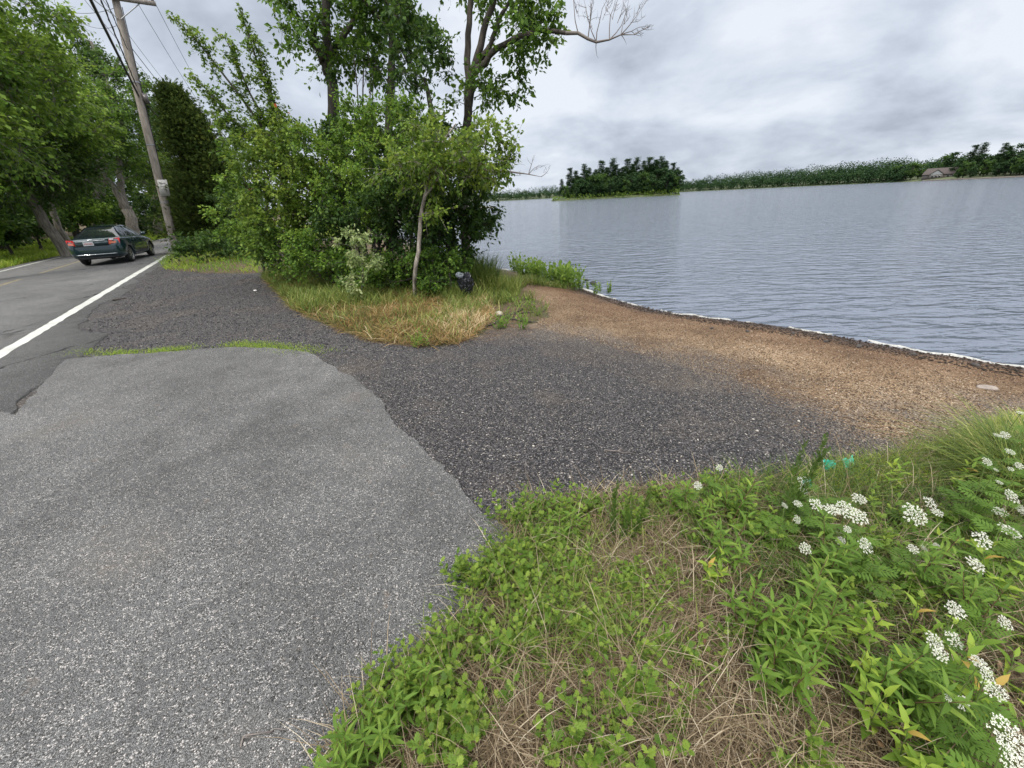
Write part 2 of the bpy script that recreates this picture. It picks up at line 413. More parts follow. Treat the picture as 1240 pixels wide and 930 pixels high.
def stones(k, scale, stops, seed_off=0.0):
    """a bed of small stones: one colour per cell, dark gaps; returns colour and height"""
    tc, N, L, noise, vor, m, ramp, mix, sstep, attr, sepc = k
    mp = N('ShaderNodeMapping'); mp.inputs['Location'].default_value = (seed_off, seed_off * 1.7, 0); L.new(tc.outputs['Object'], mp.inputs[0])
    v = vor(scale, vec=mp.outputs[0])
    c = sepc(v.outputs['Color'])
    col = ramp(c[0], stops)
    h = m('SUBTRACT', 1.0, v.outputs['Distance'])
    h = m('ADD', h, m('MULTIPLY', c[1], .6))
    cre = N('ShaderNodeMapRange'); L.new(v.outputs['Distance'], cre.inputs[0]); cre.inputs[1].default_value = .38; cre.inputs[2].default_value = .66; cre.inputs[3].default_value = 1.12; cre.inputs[4].default_value = .30
    vs = N('ShaderNodeVectorMath', operation='SCALE'); L.new(col, vs.inputs[0]); L.new(cre.outputs[0], vs.inputs[3]); col = vs.outputs[0]
    return col, h, v.outputs['Distance']
def asphalt(name, base, cracks=0.0, stain=0.25, light=1.0):
    mt, nt, b, o = mat(name)
    k = tex_nodes(nt); tc, N, L, noise, vor, m, ramp, mix, sstep, attr, sepc = k
    s = base
    g = lambda f, w=0.0: (s * f * (1 + w), s * f, s * f * (.985 - w * .6))
    c1, h1, d1 = stones(k, 190, [(0, g(.30)), (.30, g(.66, .02)), (.60, g(1.08)), (.85, g(1.65, .05)), (1, g(2.4, .08))])
    c2, h2, d2 = stones(k, 380, [(0, g(.5)), (.5, g(.95)), (1, g(1.7))], 3.3)
    sel = m('GREATER_THAN', noise(60, 2), .5)
    col = mix(sel, c1, c2)
    big = noise(.55, 3, .6); big2 = noise(2.7, 3, .65)
    f = m('ADD', m('MULTIPLY', big, .6), m('MULTIPLY', big2, .4))
    col = mix(1.0, col, ramp(f, [(.32, (1 - stain,) * 3), (.5, (1, 1, 1)), (.68, (1 + stain * .8,) * 3)]), 'MULTIPLY')
    gr = sstep(noise(1.1, 4), .56, .70)
    dk = sstep(noise(5.5, 4, .7), .60, .74); col = mix(m('MULTIPLY', dk, .35), col, (s * .45, s * .45, s * .45))
    orr = sstep(noise(7.0, 3, .7), .64, .74); col = mix(m('MULTIPLY', orr, .25), col, (.24, .17, .11))
    col = mix(m('MULTIPLY', gr, .22), col, (.17 * light, .145 * light, .12 * light))
    if cracks:
        mp = N('ShaderNodeMapping'); mp.inputs['Rotation'].default_value = (0, 0, R(-31)); mp.inputs['Scale'].default_value = (1, .35, 1)
        nz = N('ShaderNodeTexNoise'); nz.inputs['Scale'].default_value = 1.6; nz.inputs['Detail'].default_value = 5; L.new(tc.outputs['Object'], nz.inputs['Vector'])
        va = N('ShaderNodeVectorMath', operation='MULTIPLY_ADD'); L.new(nz.outputs['Color'], va.inputs[0]); va.inputs[1].default_value = (1.1, 1.1, 0); L.new(tc.outputs['Object'], va.inputs[2])
        L.new(va.outputs[0], mp.inputs[0])
        ve = vor(.55, 'DISTANCE_TO_EDGE', mp.outputs[0])
        ck = m('SUBTRACT', 1.0, sstep(ve.outputs['Distance'], .004, .014))
        ck = m('MULTIPLY', ck, sstep(noise(.7, 3), .45, .60))
        col = mix(m('MULTIPLY', ck, cracks), col, (.02, .02, .02))
    L.new(col, b.inputs['Base Color']); b.inputs['Roughness'].default_value = .88; b.inputs['Specular IOR Level'].default_value = .3
    bp = N('ShaderNodeBump'); bp.inputs['Distance'].default_value = .004; bp.inputs['Strength'].default_value = 1
    L.new(mix(sel, h1, h2), bp.inputs['Height']); L.new(bp.outputs[0], b.inputs['Normal'])
    return mt
M_ROAD = asphalt('road_asphalt', .180, cracks=.9, stain=.30)
M_APRON = asphalt('apron_asphalt', .178, cracks=.25, stain=.42)

# ground: three kinds of surface picked by real distances to their borders
M_GROUND, nt, b, o = mat('ground')
k = tex_nodes(nt); tc, N, L, noise, vor, m, ramp, mix, sstep, attr, sepc = k
ds, dw, dsand = attr('d_shore'), attr('d_weed'), attr('d_sand')
wob = m('SUBTRACT', m('ADD', m('MULTIPLY', noise(1.3, 5, .6), .9), m('MULTIPLY', noise(14, 3, .6), .25)), .57)
cg, hg, dg = stones(k, 95, [(0, (.012, .011, .011)), (.4, (.052, .049, .052)), (.7, (.108, .102, .106)), (.9, (.21, .198, .195)), (1, (.44, .39, .33))])
cg2, hg2, _ = stones(k, 160, [(0, (.018, .017, .017)), (.5, (.068, .064, .067)), (.86, (.16, .151, .152)), (1, (.32, .28, .235))], 5.1)
gsel = m('GREATER_THAN', noise(35, 2), .5)
grav = mix(gsel, cg, cg2)
dust = sstep(noise(.9, 5, .65), .50, .70)
grav = mix(m('MULTIPLY', dust, .26), grav, (.18, .145, .105))
cs, hs_, _ = stones(k, 70, [(0, (.09, .055, .032)), (.3, (.25, .160, .090)), (.65, (.42, .29, .175)), (.88, (.58, .46, .33)), (1, (.80, .72, .60))], 9.7)
cs2, hs2, _ = stones(k, 240, [(0, (.16, .10, .055)), (.5, (.38, .255, .150)), (1, (.62, .49, .34))], 2.2)
sandc = mix(m('GREATER_THAN', noise(22, 2), .52), cs2, cs)
sandc = mix(1.0, sandc, ramp(noise(1.0, 5, .65), [(.34, (.42, .36, .30)), (.5, (.70, .655, .59)), (.66, (.92, .90, .86))]), 'MULTIPLY')
wet = m('SUBTRACT', 1.0, sstep(m('ADD', ds, m('MULTIPLY', wob, .7)), .0, .70))
reddish = m('SUBTRACT', 1.0, sstep(m('ADD', ds, m('MULTIPLY', wob, 2.4)), .3, 2.6))
sandc = mix(m('MULTIPLY', reddish, .7), sandc, mix(1.0, sandc, (.50, .36, .29), 'MULTIPLY'))
wetc = mix(1.0, sandc, (.26, .23, .21), 'MULTIPLY')
sandc = mix(wet, sandc, wetc)
soil = ramp(noise(28, 7, .7), [(.3, (.030, .020, .012)), (.5, (.105, .070, .042)), (.7, (.24, .175, .11))])
soil = mix(m('MULTIPLY', sstep(noise(1.7, 3), .45, .6), .6), soil, ramp(noise(40, 6, .7), [(.3, (.02, .03, .01)), (.7, (.07, .09, .03))]))
f_sand = sstep(m('ADD', m('ADD', dsand, m('MULTIPLY', wob, 2.6)), m('MULTIPLY', m('SUBTRACT', noise(60, 2), .5), 4.0)), -.55, .65)
f_weed = sstep(m('ADD', dw, m('MULTIPLY', wob, .5)), -.04, .05)
mixz = m('SUBTRACT', 1.0, m('ABSOLUTE', m('MULTIPLY', m('ADD', dsand, m('MULTIPLY', wob, 1.2)), 1.1)), clamp=True)
grv2, _h, _d2 = stones(k, 105, [(0, (.04, .037, .036)), (.4, (.12, .105, .095)), (.75, (.25, .21, .17)), (1, (.48, .42, .35))], 4.4)
col = mix(f_sand, grav, sandc); col = mix(m('MULTIPLY', mixz, sstep(noise(2.2, 5, .7), .38, .72)), col, grv2); col = mix(f_weed, col, soil)
L.new(col, b.inputs['Base Color'])
rg = N('ShaderNodeMapRange'); L.new(wet, rg.inputs[0]); rg.inputs[3].default_value = .9; rg.inputs[4].default_value = .45; L.new(rg.outputs[0], b.inputs['Roughness'])
b.inputs['Specular IOR Level'].default_value = .3
hh = mix(f_sand, mix(gsel, hg, hg2), hs_)
bp = N('ShaderNodeBump'); bp.inputs['Distance'].default_value = .007; L.new(hh, bp.inputs['Height']); L.new(bp.outputs[0], b.inputs['Normal'])

# ------------------------------------------------------------------ regions (real ground outlines)
WEED = np.vstack([PX([(300, 1040), (385, 935), (425, 880), (465, 822), (520, 785), (552, 752), (590, 700), (612, 668), (600, 628), (640, 616), (690, 602), (760, 594), (860, 584), (945, 580), (1010, 565), (1090, 556), (1165, 535), (1205, 515), (1239, 505)]), [(5.2, 2.4), (7.6, 1.3), (9, -1), (6, -5), (-.9, -5)]])
CLUMP = PX([(318, 338), (335, 352), (352, 374), (400, 396), (450, 414), (510, 421), (556, 417), (582, 402), (604, 392), (640, 392), (664, 382), (655, 366), (622, 356), (640, 345), (700, 352)])
CLUMP = np.vstack([CLUMP, [(1.2, 12), (-1, 14.9), (-4, 20), (-8.5, 30), (-9.5, 29), (-10.2, 22), (-8.6, 15.5)]])
ul = np.array([-.517, .856]); nl = np.array([-.856, -.517])      # road direction, and left of the road
L0 = hit(0, 433)[:2]
def rd(s, w): return L0 + ul * s + nl * w
# road centre path: straight, then bending right beyond the pole
pathR = [rd(-40, 0), rd(0, 0), rd(8, 0), rd(20, 0)]
a = math.atan2(ul[0], ul[1]); p = pathR[-1].copy(); dirs = [ul, ul, ul, ul]
for i in range(34):
    a += R(2.6) if i < 12 else 0.0; d = np.array([math.sin(a), math.cos(a)]); p = p + d * 2.0; pathR.append(p.copy()); dirs.append(d)
pathR = np.array(pathR); dirs = np.array(dirs); nR = np.stack([-dirs[:, 1], dirs[:, 0]], 1)
def strip(w0, w1, i0=0, i1=None):
    A = pathR[i0:i1] + nR[i0:i1] * w0; B = pathR[i0:i1] + nR[i0:i1] * w1
    return A, B
VERGE = np.vstack([PX([(200, 327), (250, 331), (300, 331), (332, 329), (326, 312)]), [(-11, 25), (-10, 34), (-12, 52), (-20, 56)], (pathR[4:14] + nR[4:14] * -.35)[::-1], PX([(192, 316)])])
road_right = pathR + nR * -.30
LEFT = np.vstack([(pathR + nR * 5.55), [(80, 120), (-300, 400), (-300, -200), (-60, -80)]])

# ---------------- ground sheet
n = 760
u = np.linspace(-1, 1, n)
def stretch(u, c, near, far, p=6.0): return c + near * u + (far - near) * np.sign(u) * np.abs(u) ** p
gx = stretch(u, 1.0, 13, 2600); gy = stretch(u, 5.0, 13, 2600)
X, Y = np.meshgrid(gx, gy)
SD = shore_sd(X, Y)
Z = zG(X, Y)
farf = np.clip((np.hypot(X, Y) - 60) / 200, 0, 1)
dW = np.maximum.reduce([sdist(X, Y, WEED), sdist(X, Y, CLUMP), sdist(X, Y, VERGE), sdist(X, Y, LEFT)])
bumpy = np.clip(dW * 2.0, 0, 1)
Z = Z + bumpy * (.05 * (vnoise(X, Y, 1.1, 2) - .3) + .025 * (vnoise(X, Y, 5, 3) - .5)) * (SD > 0)
inl = sdist(X, Y, LEFT)
Z = Z + np.where(inl > .6, np.clip((inl - .6) * .05, 0, 2.2), 0)
Z = Z + np.where((SD > .1) & (dW < 0), .012 * (vnoise(X, Y, 1.6, 5) - .6) * np.clip(SD / 2, 0, 1), 0)
def zT(x, y):
    """height of the finished ground at any point near the camera"""
    x = np.atleast_1d(x); y = np.atleast_1d(y)
    i = np.clip(np.searchsorted(gx, x) - 1, 0, n - 2); j = np.clip(np.searchsorted(gy, y) - 1, 0, n - 2)
    fx = (x - gx[i]) / (gx[i + 1] - gx[i]); fy = (y - gy[j]) / (gy[j + 1] - gy[j])
    return (Z[j, i] * (1 - fx) + Z[j, i + 1] * fx) * (1 - fy) + (Z[j + 1, i] * (1 - fx) + Z[j + 1, i + 1] * fx) * fy
SANDB = PX([(600, 398), (640, 396), (680, 402), (720, 412), (770, 420), (830, 432), (890, 452), (940, 478), (1000, 505), (1060, 528), (1120, 548), (1200, 515), (1239, 500)])
SANDP = np.vstack([[(-.6, 12.6)], SANDB, [(6.5, 2.0), (10, -1.5), (30, -12), (34, 0), (12, 8), (3, 16)]])
dS = sdist(X, Y, SANDP); dS = np.where(SD < .6, np.maximum(dS, .6 - SD), dS)
idx = np.arange(n * n).reshape(n, n)
F = np.stack([idx[:-1, :-1], idx[:-1, 1:], idx[1:, 1:], idx[1:, :-1]], -1).reshape(-1, 4)
acc = Acc(); acc.add(np.stack([X, Y, Z], -1), F)
ground = acc.build('ground', M_GROUND, smooth=True); tag(ground, kind='structure')
for nm, arr in (('d_shore', SD), ('d_weed', dW), ('d_sand', dS)):
    at_ = ground.data.attributes.new(nm, 'FLOAT', 'POINT'); at_.data.foreach_set('value', arr.astype(np.float32).ravel())

# ---------------- asphalt sheets with broken edges
def ragged(poly, step, amp, seed, keep=()):
    """resample a closed outline and roughen it"""
    out = []
    for i in range(len(poly)):
        a_, b_ = np.array(poly[i]), np.array(poly[(i + 1) % len(poly)])
        L_ = np.linalg.norm(b_ - a_); m_ = max(1, int(L_ / step)) if i not in keep else 1
        nn = np.array([-(b_ - a_)[1], (b_ - a_)[0]]) / (L_ + 1e-9)
        for j in range(m_):
            q = a_ + (b_ - a_) * j / m_
            if i not in keep: q = q + nn * amp * ((vnoise(q[0], q[1], 1.6, seed) - .5) * 1.2 + (vnoise(q[0], q[1], 9, seed + 1) - .5) * .8 + (vnoise(q[0], q[1], 30, seed + 2) - .5) * .4)
            out.append(q)
    return out
def slab(name, outline, z, thick, m_, parent=None):
    bm = bmesh.new()
    vs = [bm.verts.new((p[0], p[1], z)) for p in outline]
    f = bm.faces.new(vs)
    if f.normal.z < 0: f.normal_flip()
    bmesh.ops.triangulate(bm, faces=[f])
    be = [e for e in bm.edges if e.is_boundary]
    r = bmesh.ops.extrude_edge_only(bm, edges=be)
    for v in r['geom']:
        if isinstance(v, bmesh.types.BMVert): v.co.z -= thick
    bmesh.ops.recalc_face_normals(bm, faces=bm.faces)
    me = bpy.data.meshes.new(name); bm.to_mesh(me); bm.free(); me.materials.append(m_)
    o = bpy.data.objects.new(name, me); COL.objects.link(o); o.parent = parent
    return o
def road_sheet():
    cum = np.concatenate([[0], np.cumsum(np.linalg.norm(np.diff(pathR, axis=0), axis=1))])
    ss = np.unique(np.concatenate([np.arange(0, 24, 1.0), np.arange(24, 66, .10), np.arange(66, cum[-1], .5)]))
    ix = [np.interp(ss, cum, q) for q in (pathR[:, 0], pathR[:, 1], nR[:, 0], nR[:, 1])]
    e = -.30 + (vnoise(ix[0], ix[1], 1.3, 4) - .5) * .30 + (vnoise(ix[0], ix[1], 8, 6) - .5) * .14
    e = e + np.clip((ss - 54) / 3, 0, 1) * .16 - .6 * np.clip((41.6 - ss) / 1.2, 0, 1)
    rows = []
    for w, z in ((e, -.06), (e, .002), (1.0 + 0 * e, .004), (3.2 + 0 * e, .004), (5.42 + 0 * e, .002), (5.45 + 0 * e, -.06)):
        rows.append(np.column_stack([ix[0] + ix[2] * w, ix[1] + ix[3] * w, np.full(len(ss), z)]))
    kk = len(ss); i = np.arange(kk - 1); acc = Acc()
    acc.add(np.concatenate(rows), np.concatenate([np.stack([i + r * kk, i + 1 + r * kk, i + 1 + (r + 1) * kk, i + (r + 1) * kk], 1) for r in range(5)])[:, ::-1])
    return acc.build('road', M_ROAD)
tag(road_sheet(), kind='structure')
AP = PX([(78, 437), (130, 433), (200, 427), (290, 422), (345, 424), (385, 431), (410, 447), (432, 460), (452, 476), (480, 518), (528, 556), (552, 590), (580, 625), (606, 640), (618, 655), (606, 690), (574, 752), (530, 792), (482, 834), (444, 890), (402, 945), (330, 1040)])
ap2 = [PX([(78, 437)])[0]]
APo = np.vstack([AP, [(-.62, -.3), (-.7, -5)], [rd(-13, -.42), rd(-6, -.42), rd(-2.0, -.44)], PX([(20, 505)])])
tag(slab('apron', ragged(APo, .04, .055, 11), 0.007, .06, M_APRON), kind='structure')
# painted lines (thin real sheets, worn at the edges)
def paint(name, w0, w1, segs, m_, z, seed):
    acc = Acc()
    for s0, s1 in segs:
        # follow the path by arc length
        ss = np.arange(s0, s1, .08)
        cum = np.concatenate([[0], np.cumsum(np.linalg.norm(np.diff(pathR, axis=0), axis=1))]) - 40
        px_ = np.interp(ss, cum, pathR[:, 0]); py_ = np.interp(ss, cum, pathR[:, 1])
        nx_ = np.interp(ss, cum, nR[:, 0]); ny_ = np.interp(ss, cum, nR[:, 1])
        e0 = w0 + (vnoise(ss, 0 * ss, 6, seed) - .5) * .028; e1 = w1 + (vnoise(ss, 0 * ss, 7, seed + 1) - .5) * .028
        a_ = np.stack([px_ + nx_ * e0, py_ + ny_ * e0, np.full(len(ss), z)], 1); b_ = np.stack([px_ + nx_ * e1, py_ + ny_ * e1, np.full(len(ss), z)], 1)
        V = np.concatenate([a_, b_]); k_ = len(ss)
        i = np.arange(k_ - 1); i = i[vnoise(ss[:-1], 0 * ss[:-1], 3.1, seed + 5) > .03]
        acc.add(V, np.stack([i, i + 1, i + 1 + k_, i + k_], 1))
    return acc.build(name, m_)
M_WHITE, nt, b, o = mat('paint_white')
k = tex_nodes(nt); tc, N, L, noise, vor, m, ramp, mix, sstep, attr, sepc = k
wear = sstep(noise(26, 5, .75), .56, .68)
L.new(mix(m('MULTIPLY', wear, .8), ramp(noise(3, 4), [(.3, (.36, .36, .33)), (.7, (.52, .52, .48))]), (.12, .12, .12)), b.inputs['Base Color']); b.inputs['Roughness'].default_value = .8
M_YELLOW, nt, b, o = mat('paint_yellow')
k = tex_nodes(nt); tc, N, L, noise, vor, m, ramp, mix, sstep, attr, sepc = k
L.new(mix(sstep(noise(9, 5, .7), .45, .60), (.24, .19, .09), (.13, .125, .11)), b.inputs['Base Color']); b.inputs['Roughness'].default_value = .8
tag(paint('edge_line', -.03, .140, [(-38, 16.5)], M_WHITE, .006, 1), kind='structure')
tag(paint('far_edge_line', 4.95, 5.07, [(-38, 60)], M_WHITE, .006, 2), kind='structure')
tag(paint('centre_line', 3.18, 3.30, [(-30, -22), (-14, -6), (1.5, 5.5), (8.5, 11.5), (13, 40)], M_YELLOW, .006, 3), kind='structure')

# ---------------- water
M_WATER, nt, b, o = mat('lake_water')
k = tex_nodes(nt); tc, N, L, noise, vor, m, ramp, mix, sstep, attr, sepc = k
mp = N('ShaderNodeMapping'); mp.inputs['Rotation'].default_value = (0, 0, R(22)); mp.inputs['Scale'].default_value = (.40, 1, 1); L.new(tc.outputs['Object'], mp.inputs[0])
w1 = noise(4.2, 4, .5, mp.outputs[0], .2); w2 = noise(.42, 3, .5, mp.outputs[0], .3); w3 = noise(7.0, 3, .5, mp.outputs[0], .3)
wr = noise(1.9, 3, .5, mp.outputs[0], .15); rdg = m('POWER', m('SUBTRACT', 1.0, m('ABSOLUTE', m('SUBTRACT', m('MULTIPLY', wr, 2.0), 1.0))), 5.0)
hgt = m('ADD', m('ADD', m('ADD', m('MULTIPLY', w1, .55), m('MULTIPLY', rdg, .34)), m('MULTIPLY', w2, .14)), m('MULTIPLY', w3, .16))
bp = N('ShaderNodeBump'); bp.inputs['Distance'].default_value = .17; bp.inputs['Strength'].default_value = 1; L.new(hgt, bp.inputs['Height'])
L.new(bp.outputs[0], b.inputs['Normal'])
b.inputs['Base Color'].default_value = (.115, .135, .175, 1); b.inputs['Roughness'].default_value = .10; b.inputs['IOR'].default_value = 1.33; b.inputs['Specular IOR Level'].default_value = .62
acc = Acc()
V = np.array([(-1500, -1500, WATER), (2400, -1500, WATER), (2400, 2400, WATER), (-1500, 2400, WATER)], float)
acc.add(V, [(0, 1, 2, 3)])
tag(acc.build('lake_water', M_WATER), kind='structure')
# foam along the edge of the water
rng = np.random.default_rng(5)
M_FOAM = simple('foam', (.40, .395, .37), .8, bump=(45, .02), var=.35)
sh = np.array(shore[6:23]); cum = np.concatenate([[0], np.cumsum(np.linalg.norm(np.diff(sh, axis=0), axis=1))])
ss = np.arange(1.2, cum[-2] - 1, .02); fx_ = np.interp(ss, cum, sh[:, 0]); fy_ = np.interp(ss, cum, sh[:, 1])
ker = np.ones(25) / 25
fx_ = np.convolve(np.pad(fx_, 12, 'edge'), ker, 'valid'); fy_ = np.convolve(np.pad(fy_, 12, 'edge'), ker, 'valid')
tt = norm(np.stack([np.gradient(fx_), np.gradient(fy_)], 1)); nn = np.stack([-tt[:, 1], tt[:, 0]], 1)
wob_ = (vnoise(ss, 0 * ss, .9, 3) - .5) * .22 + (vnoise(ss, 0 * ss, 3.5, 8) - .5) * .13 + (vnoise(ss, 0 * ss, 9, 28) - .5) * .05
wid = np.clip(.030 + (vnoise(ss, 0 * ss, 1.3, 12) - .45) * .085 + (vnoise(ss, 0 * ss, 6, 17) - .5) * .075 + (vnoise(ss, 0 * ss, 17, 13) - .5) * .05, 0.0, .075)
c = np.stack([fx_, fy_], 1) + nn * (wob_ + .02)[:, None]
acc = Acc()
rows = []
for f, h in ((-1, -.010), (-.6, .008), (0, .016), (.6, .008), (1, -.010)):
    jj = (vnoise(ss, f + 0 * ss, 15, 14) - .5) * .05
    rows.append(np.column_stack([c + nn * (wid * f + jj * (wid > .01))[:, None], WATER + h + .006 * vnoise(ss, f + 0 * ss, 30, 3)]))
V = np.concatenate(rows); kk = len(ss); i = np.arange(kk - 1); i = i[(wid[:-1] > .006)]
for r_ in range(4): acc.add(V * 1.0, np.stack([i + r_ * kk, i + 1 + r_ * kk, i + 1 + (r_ + 1) * kk, i + (r_ + 1) * kk], 1)) if False else None
Fq = np.concatenate([np.stack([i + r_ * kk, i + 1 + r_ * kk, i + 1 + (r_ + 1) * kk, i + (r_ + 1) * kk], 1) for r_ in range(4)])
acc.add(V, Fq)
tag(acc.build('foam', M_FOAM, smooth=True), 'white foam line washed up along the sandy shore', 'foam', kind='stuff')

# ------------------------------------------------------------------ tree builder
def lobe(px, py, rx, ry, dist, depth=None, n=20):
    c = at(px, py, dist); w = np.linalg.norm(at(px + rx, py, dist) - c); h = abs(at(px, py - ry, dist)[2] - c[2])
    return (c, np.array([w, depth if depth else w * .9, h]), n)
def grow(rng, trunks, lobes, r_thin=.006, r_gain=.011, rise=.25, jit=.12):
    """limbs from the trunk to clump centres scattered through the crown volume"""
    SP, SR, paths = [], [], []
    for pts, rr in trunks:
        pts = np.array(pts, float); rr = np.array(rr, float)
        t = np.linspace(0, 1, len(pts)); tt = np.linspace(0, 1, 14)
        P = np.stack([np.interp(tt, t, pts[:, i]) for i in range(3)], 1); Q = P.copy()
        for _ in range(2): Q[1:-1] = (Q[:-2] + 2 * Q[1:-1] + Q[2:]) / 4
        Q[2:-1] += rng.normal(0, .25, (11, 3)) * np.interp(tt, t, rr)[2:-1, None]
        RRr = np.interp(tt, t, rr)
        paths.append((Q, RRr)); SP.append(Q[3:]); SR.append(RRr[3:])
    SP = np.concatenate(SP); SR = np.concatenate(SR)
    C = []
    for c, r, n_ in lobes:
        d = norm(rng.normal(size=(n_, 3))); C.append(np.column_stack([c + d * r * (rng.uniform(0, 1, (n_, 1)) ** (1 / 2.3)), np.tile(c, (n_, 1))]))
    C = np.concatenate(C); CO = C[:, 3:]; C = C[:, :3]
    order = np.argsort([np.min(np.linalg.norm(SP - c, axis=1)) for c in C])
    C = C[order]; CO = CO[order]
    for c in C:
        v = c - SP; dd = np.linalg.norm(v, axis=1)
        cost = dd + np.maximum(0, rise * np.hypot(v[:, 0], v[:, 1]) - v[:, 2]) * 1.5
        i = int(np.argmin(cost)); s = SP[i]; L_ = dd[i]
        r0 = min(SR[i] * .75, r_thin + r_gain * L_)
        t = np.linspace(0, 1, 7)[:, None]
        mid = s + (c - s) * .5 + np.array([0, 0, .10 * L_]) + rng.normal(0, jit * L_ * .5, 3)
        P = (1 - t) ** 2 * s + 2 * t * (1 - t) * mid + t * t * c
        rr = r0 + (r_thin * .5 - r0) * t[:, 0]
        paths.append((P, rr)); SP = np.vstack([SP, P[2:]]); SR = np.concatenate([SR, rr[2:]])
    return paths, C, CO
def sprays(rng, C, CO, ntwig, nleaf, R_, droop=.15, up=.25, flat=1.0):
    """twigs fanning out from each clump centre, leaves along them"""
    m_ = len(C)
    out = norm(C - CO + rng.normal(0, .3, C.shape))
    td = norm(rng.normal(size=(m_, ntwig, 3)) + out[:, None, :] * .8 + np.array([0, 0, up])); td[..., 2] *= flat; td = norm(td)
    tl = R_ * rng.uniform(.45, 1.15, (m_, ntwig)) * rng.uniform(.7, 1.25, (m_, 1))
    t = rng.uniform(.12, 1.0, (m_, ntwig, nleaf)) ** .8
    P = C[:, None, None, :] + td[:, :, None, :] * (tl[:, :, None] * t)[..., None]
    P = P + rng.normal(0, 1, P.shape) * (R_ * .075)
    P[..., 2] -= droop * tl[:, :, None] * t * t
    D = norm(td[:, :, None, :] * .7 + rng.normal(size=P.shape) * .6 + np.array([0, 0, -.35]))
    Nn = norm(rng.normal(size=P.shape) * .55 + np.array([0, 0, 1.0]))
    ct = rng.normal(0, .17, (m_, 1, 1)) + np.zeros(P.shape[:3])
    TW = np.stack([C[:, None, :] + td * 0, C[:, None, :] + td * tl[..., None] * .5 - np.array([0, 0, 1]) * (droop * tl * .25)[..., None], C[:, None, :] + td * tl[..., None] - np.array([0, 0, 1]) * (droop * tl)[..., None]], 2)
    return P.reshape(-1, 3), D.reshape(-1, 3), Nn.reshape(-1, 3), ct.ravel(), TW.reshape(-1, 3, 3)
def tree(name, label, cat, group, base, trunks, lobes, seed, leaf=M_LEAF, bk=M_BARK, size=.09, ntwig=9, nleaf=9, R_=.5, tmpl=T_QUAD, wide=.62, tone0=.45, tsd=.17, twigs=True,
         r_thin=.006, r_gain=.011, droop=.15, up=.25, flat=1.0, rise=.25, sides=6, tonef=None, jit=.12, cname='crown'):
    rng = np.random.default_rng(seed)
    root = thing(name, label, cat, base, group)
    paths, C, CO = grow(rng, trunks, lobes, r_thin, r_gain, rise, jit)
    acc = Acc()
    nt_ = len(trunks)
    for P, rr in paths[:nt_]: tubes(acc, P, rr, 10)
    if len(paths) > nt_:
        tubes(acc, np.stack([p for p, r in paths[nt_:]]), np.stack([r for p, r in paths[nt_:]]), sides)
    P, D, Nn, ct, TW = sprays(rng, C, CO, ntwig, nleaf, R_, droop, up, flat)
    if twigs:
        tubes(acc, TW, np.tile([r_thin * .55, r_thin * .4, r_thin * .2], (len(TW), 1)), 3)
    acc.build('trunk', bk, root, smooth=True)
    acc = Acc()
    tone = np.clip(tone0 + ct + rng.normal(0, tsd, len(P)), 0, .93)
    if tonef is not None: tone = tonef(P, tone, rng)
    S = size * rng.uniform(.6, 1.3, len(P))
    inst(acc, tmpl, P, D, Nn, S, tone, SW=S * wide if tmpl is not T_MAPLE else S)
    acc.build(cname, leaf, root)
    return root
def g3(px, py): 
    p = gp(px, py); return p
def gz(x, y): return np.array([x, y, float(zT(x, y)[0])])

# =================================================================== TREES NEAR THE WATER
CG = 'trees and shrubs of the clump by the water'
def T(px, py, dist): return at(px, py, dist)
def path(base, *pts): return [np.array(base, float)] + [at(*p) for p in pts]
def ybase(px, dist):
    p = at(px, 300, dist); return gz(p[0], p[1])
def warmtop(P, t, rng):
    return t + .10 * (P[:, 2] > np.percentile(P[:, 2], 70))
def redspots(P, t, rng):
    s = vnoise(P[:, 0] * 1.0, P[:, 2] * 1.0, 2.6, 7)
    return np.where((s > .93) & (rng.uniform(size=len(t)) < .5), 1.0, np.minimum(t + .06, .9))
# birch in front
b = gp(503, 362)
tree('birch_tree', 'slender birch with pale mottled trunk standing in front of the bush clump', 'tree', CG, b,
     [(path(b, (501, 330, 7.65), (509, 300, 7.7), (508, 270, 7.75), (515, 235, 7.8), (524, 185, 7.9), (552, 150, 8.1)), [.042, .04, .037, .034, .028, .018, .010]), ([at(513, 240, 7.8), at(540, 205, 7.7), at(575, 180, 7.8)], [.02, .014, .006])],
     [lobe(545, 165, 58, 30, 8.2, 1.0, 26), lobe(590, 195, 30, 26, 8.3, .8, 14), lobe(500, 205, 44, 34, 7.9, .9, 26), lobe(545, 205, 40, 24, 7.6, .6, 18), lobe(612, 170, 18, 12, 8.2, .3, 5), lobe(612, 200, 14, 10, 8.2, .3, 3), lobe(522, 262, 14, 12, 7.6, .25, 3)],
     31, M_LEAFY, M_BIRCH, size=.085, ntwig=8, nleaf=8, R_=.34, tone0=.5, tonef=redspots)
# dark leafy tree right side, hanging low over the water
b = ybase(545, 9.6)
tree('broadleaf_tree', 'dark green leafy tree on the right of the clump hanging over the water', 'tree', CG, b,
     [(path(b, (545, 290, 9.6), (560, 230, 9.5)), [.08, .06, .04])],
     [lobe(555, 245, 50, 46, 9.5, 1.3, 46), lobe(580, 268, 18, 26, 9.3, .8, 12), lobe(540, 305, 36, 24, 9.3, .9, 16), lobe(588, 215, 22, 18, 9.3, .6, 8)],
     32, M_LEAFD, M_BARKD, size=.10, ntwig=9, nleaf=10, R_=.40)
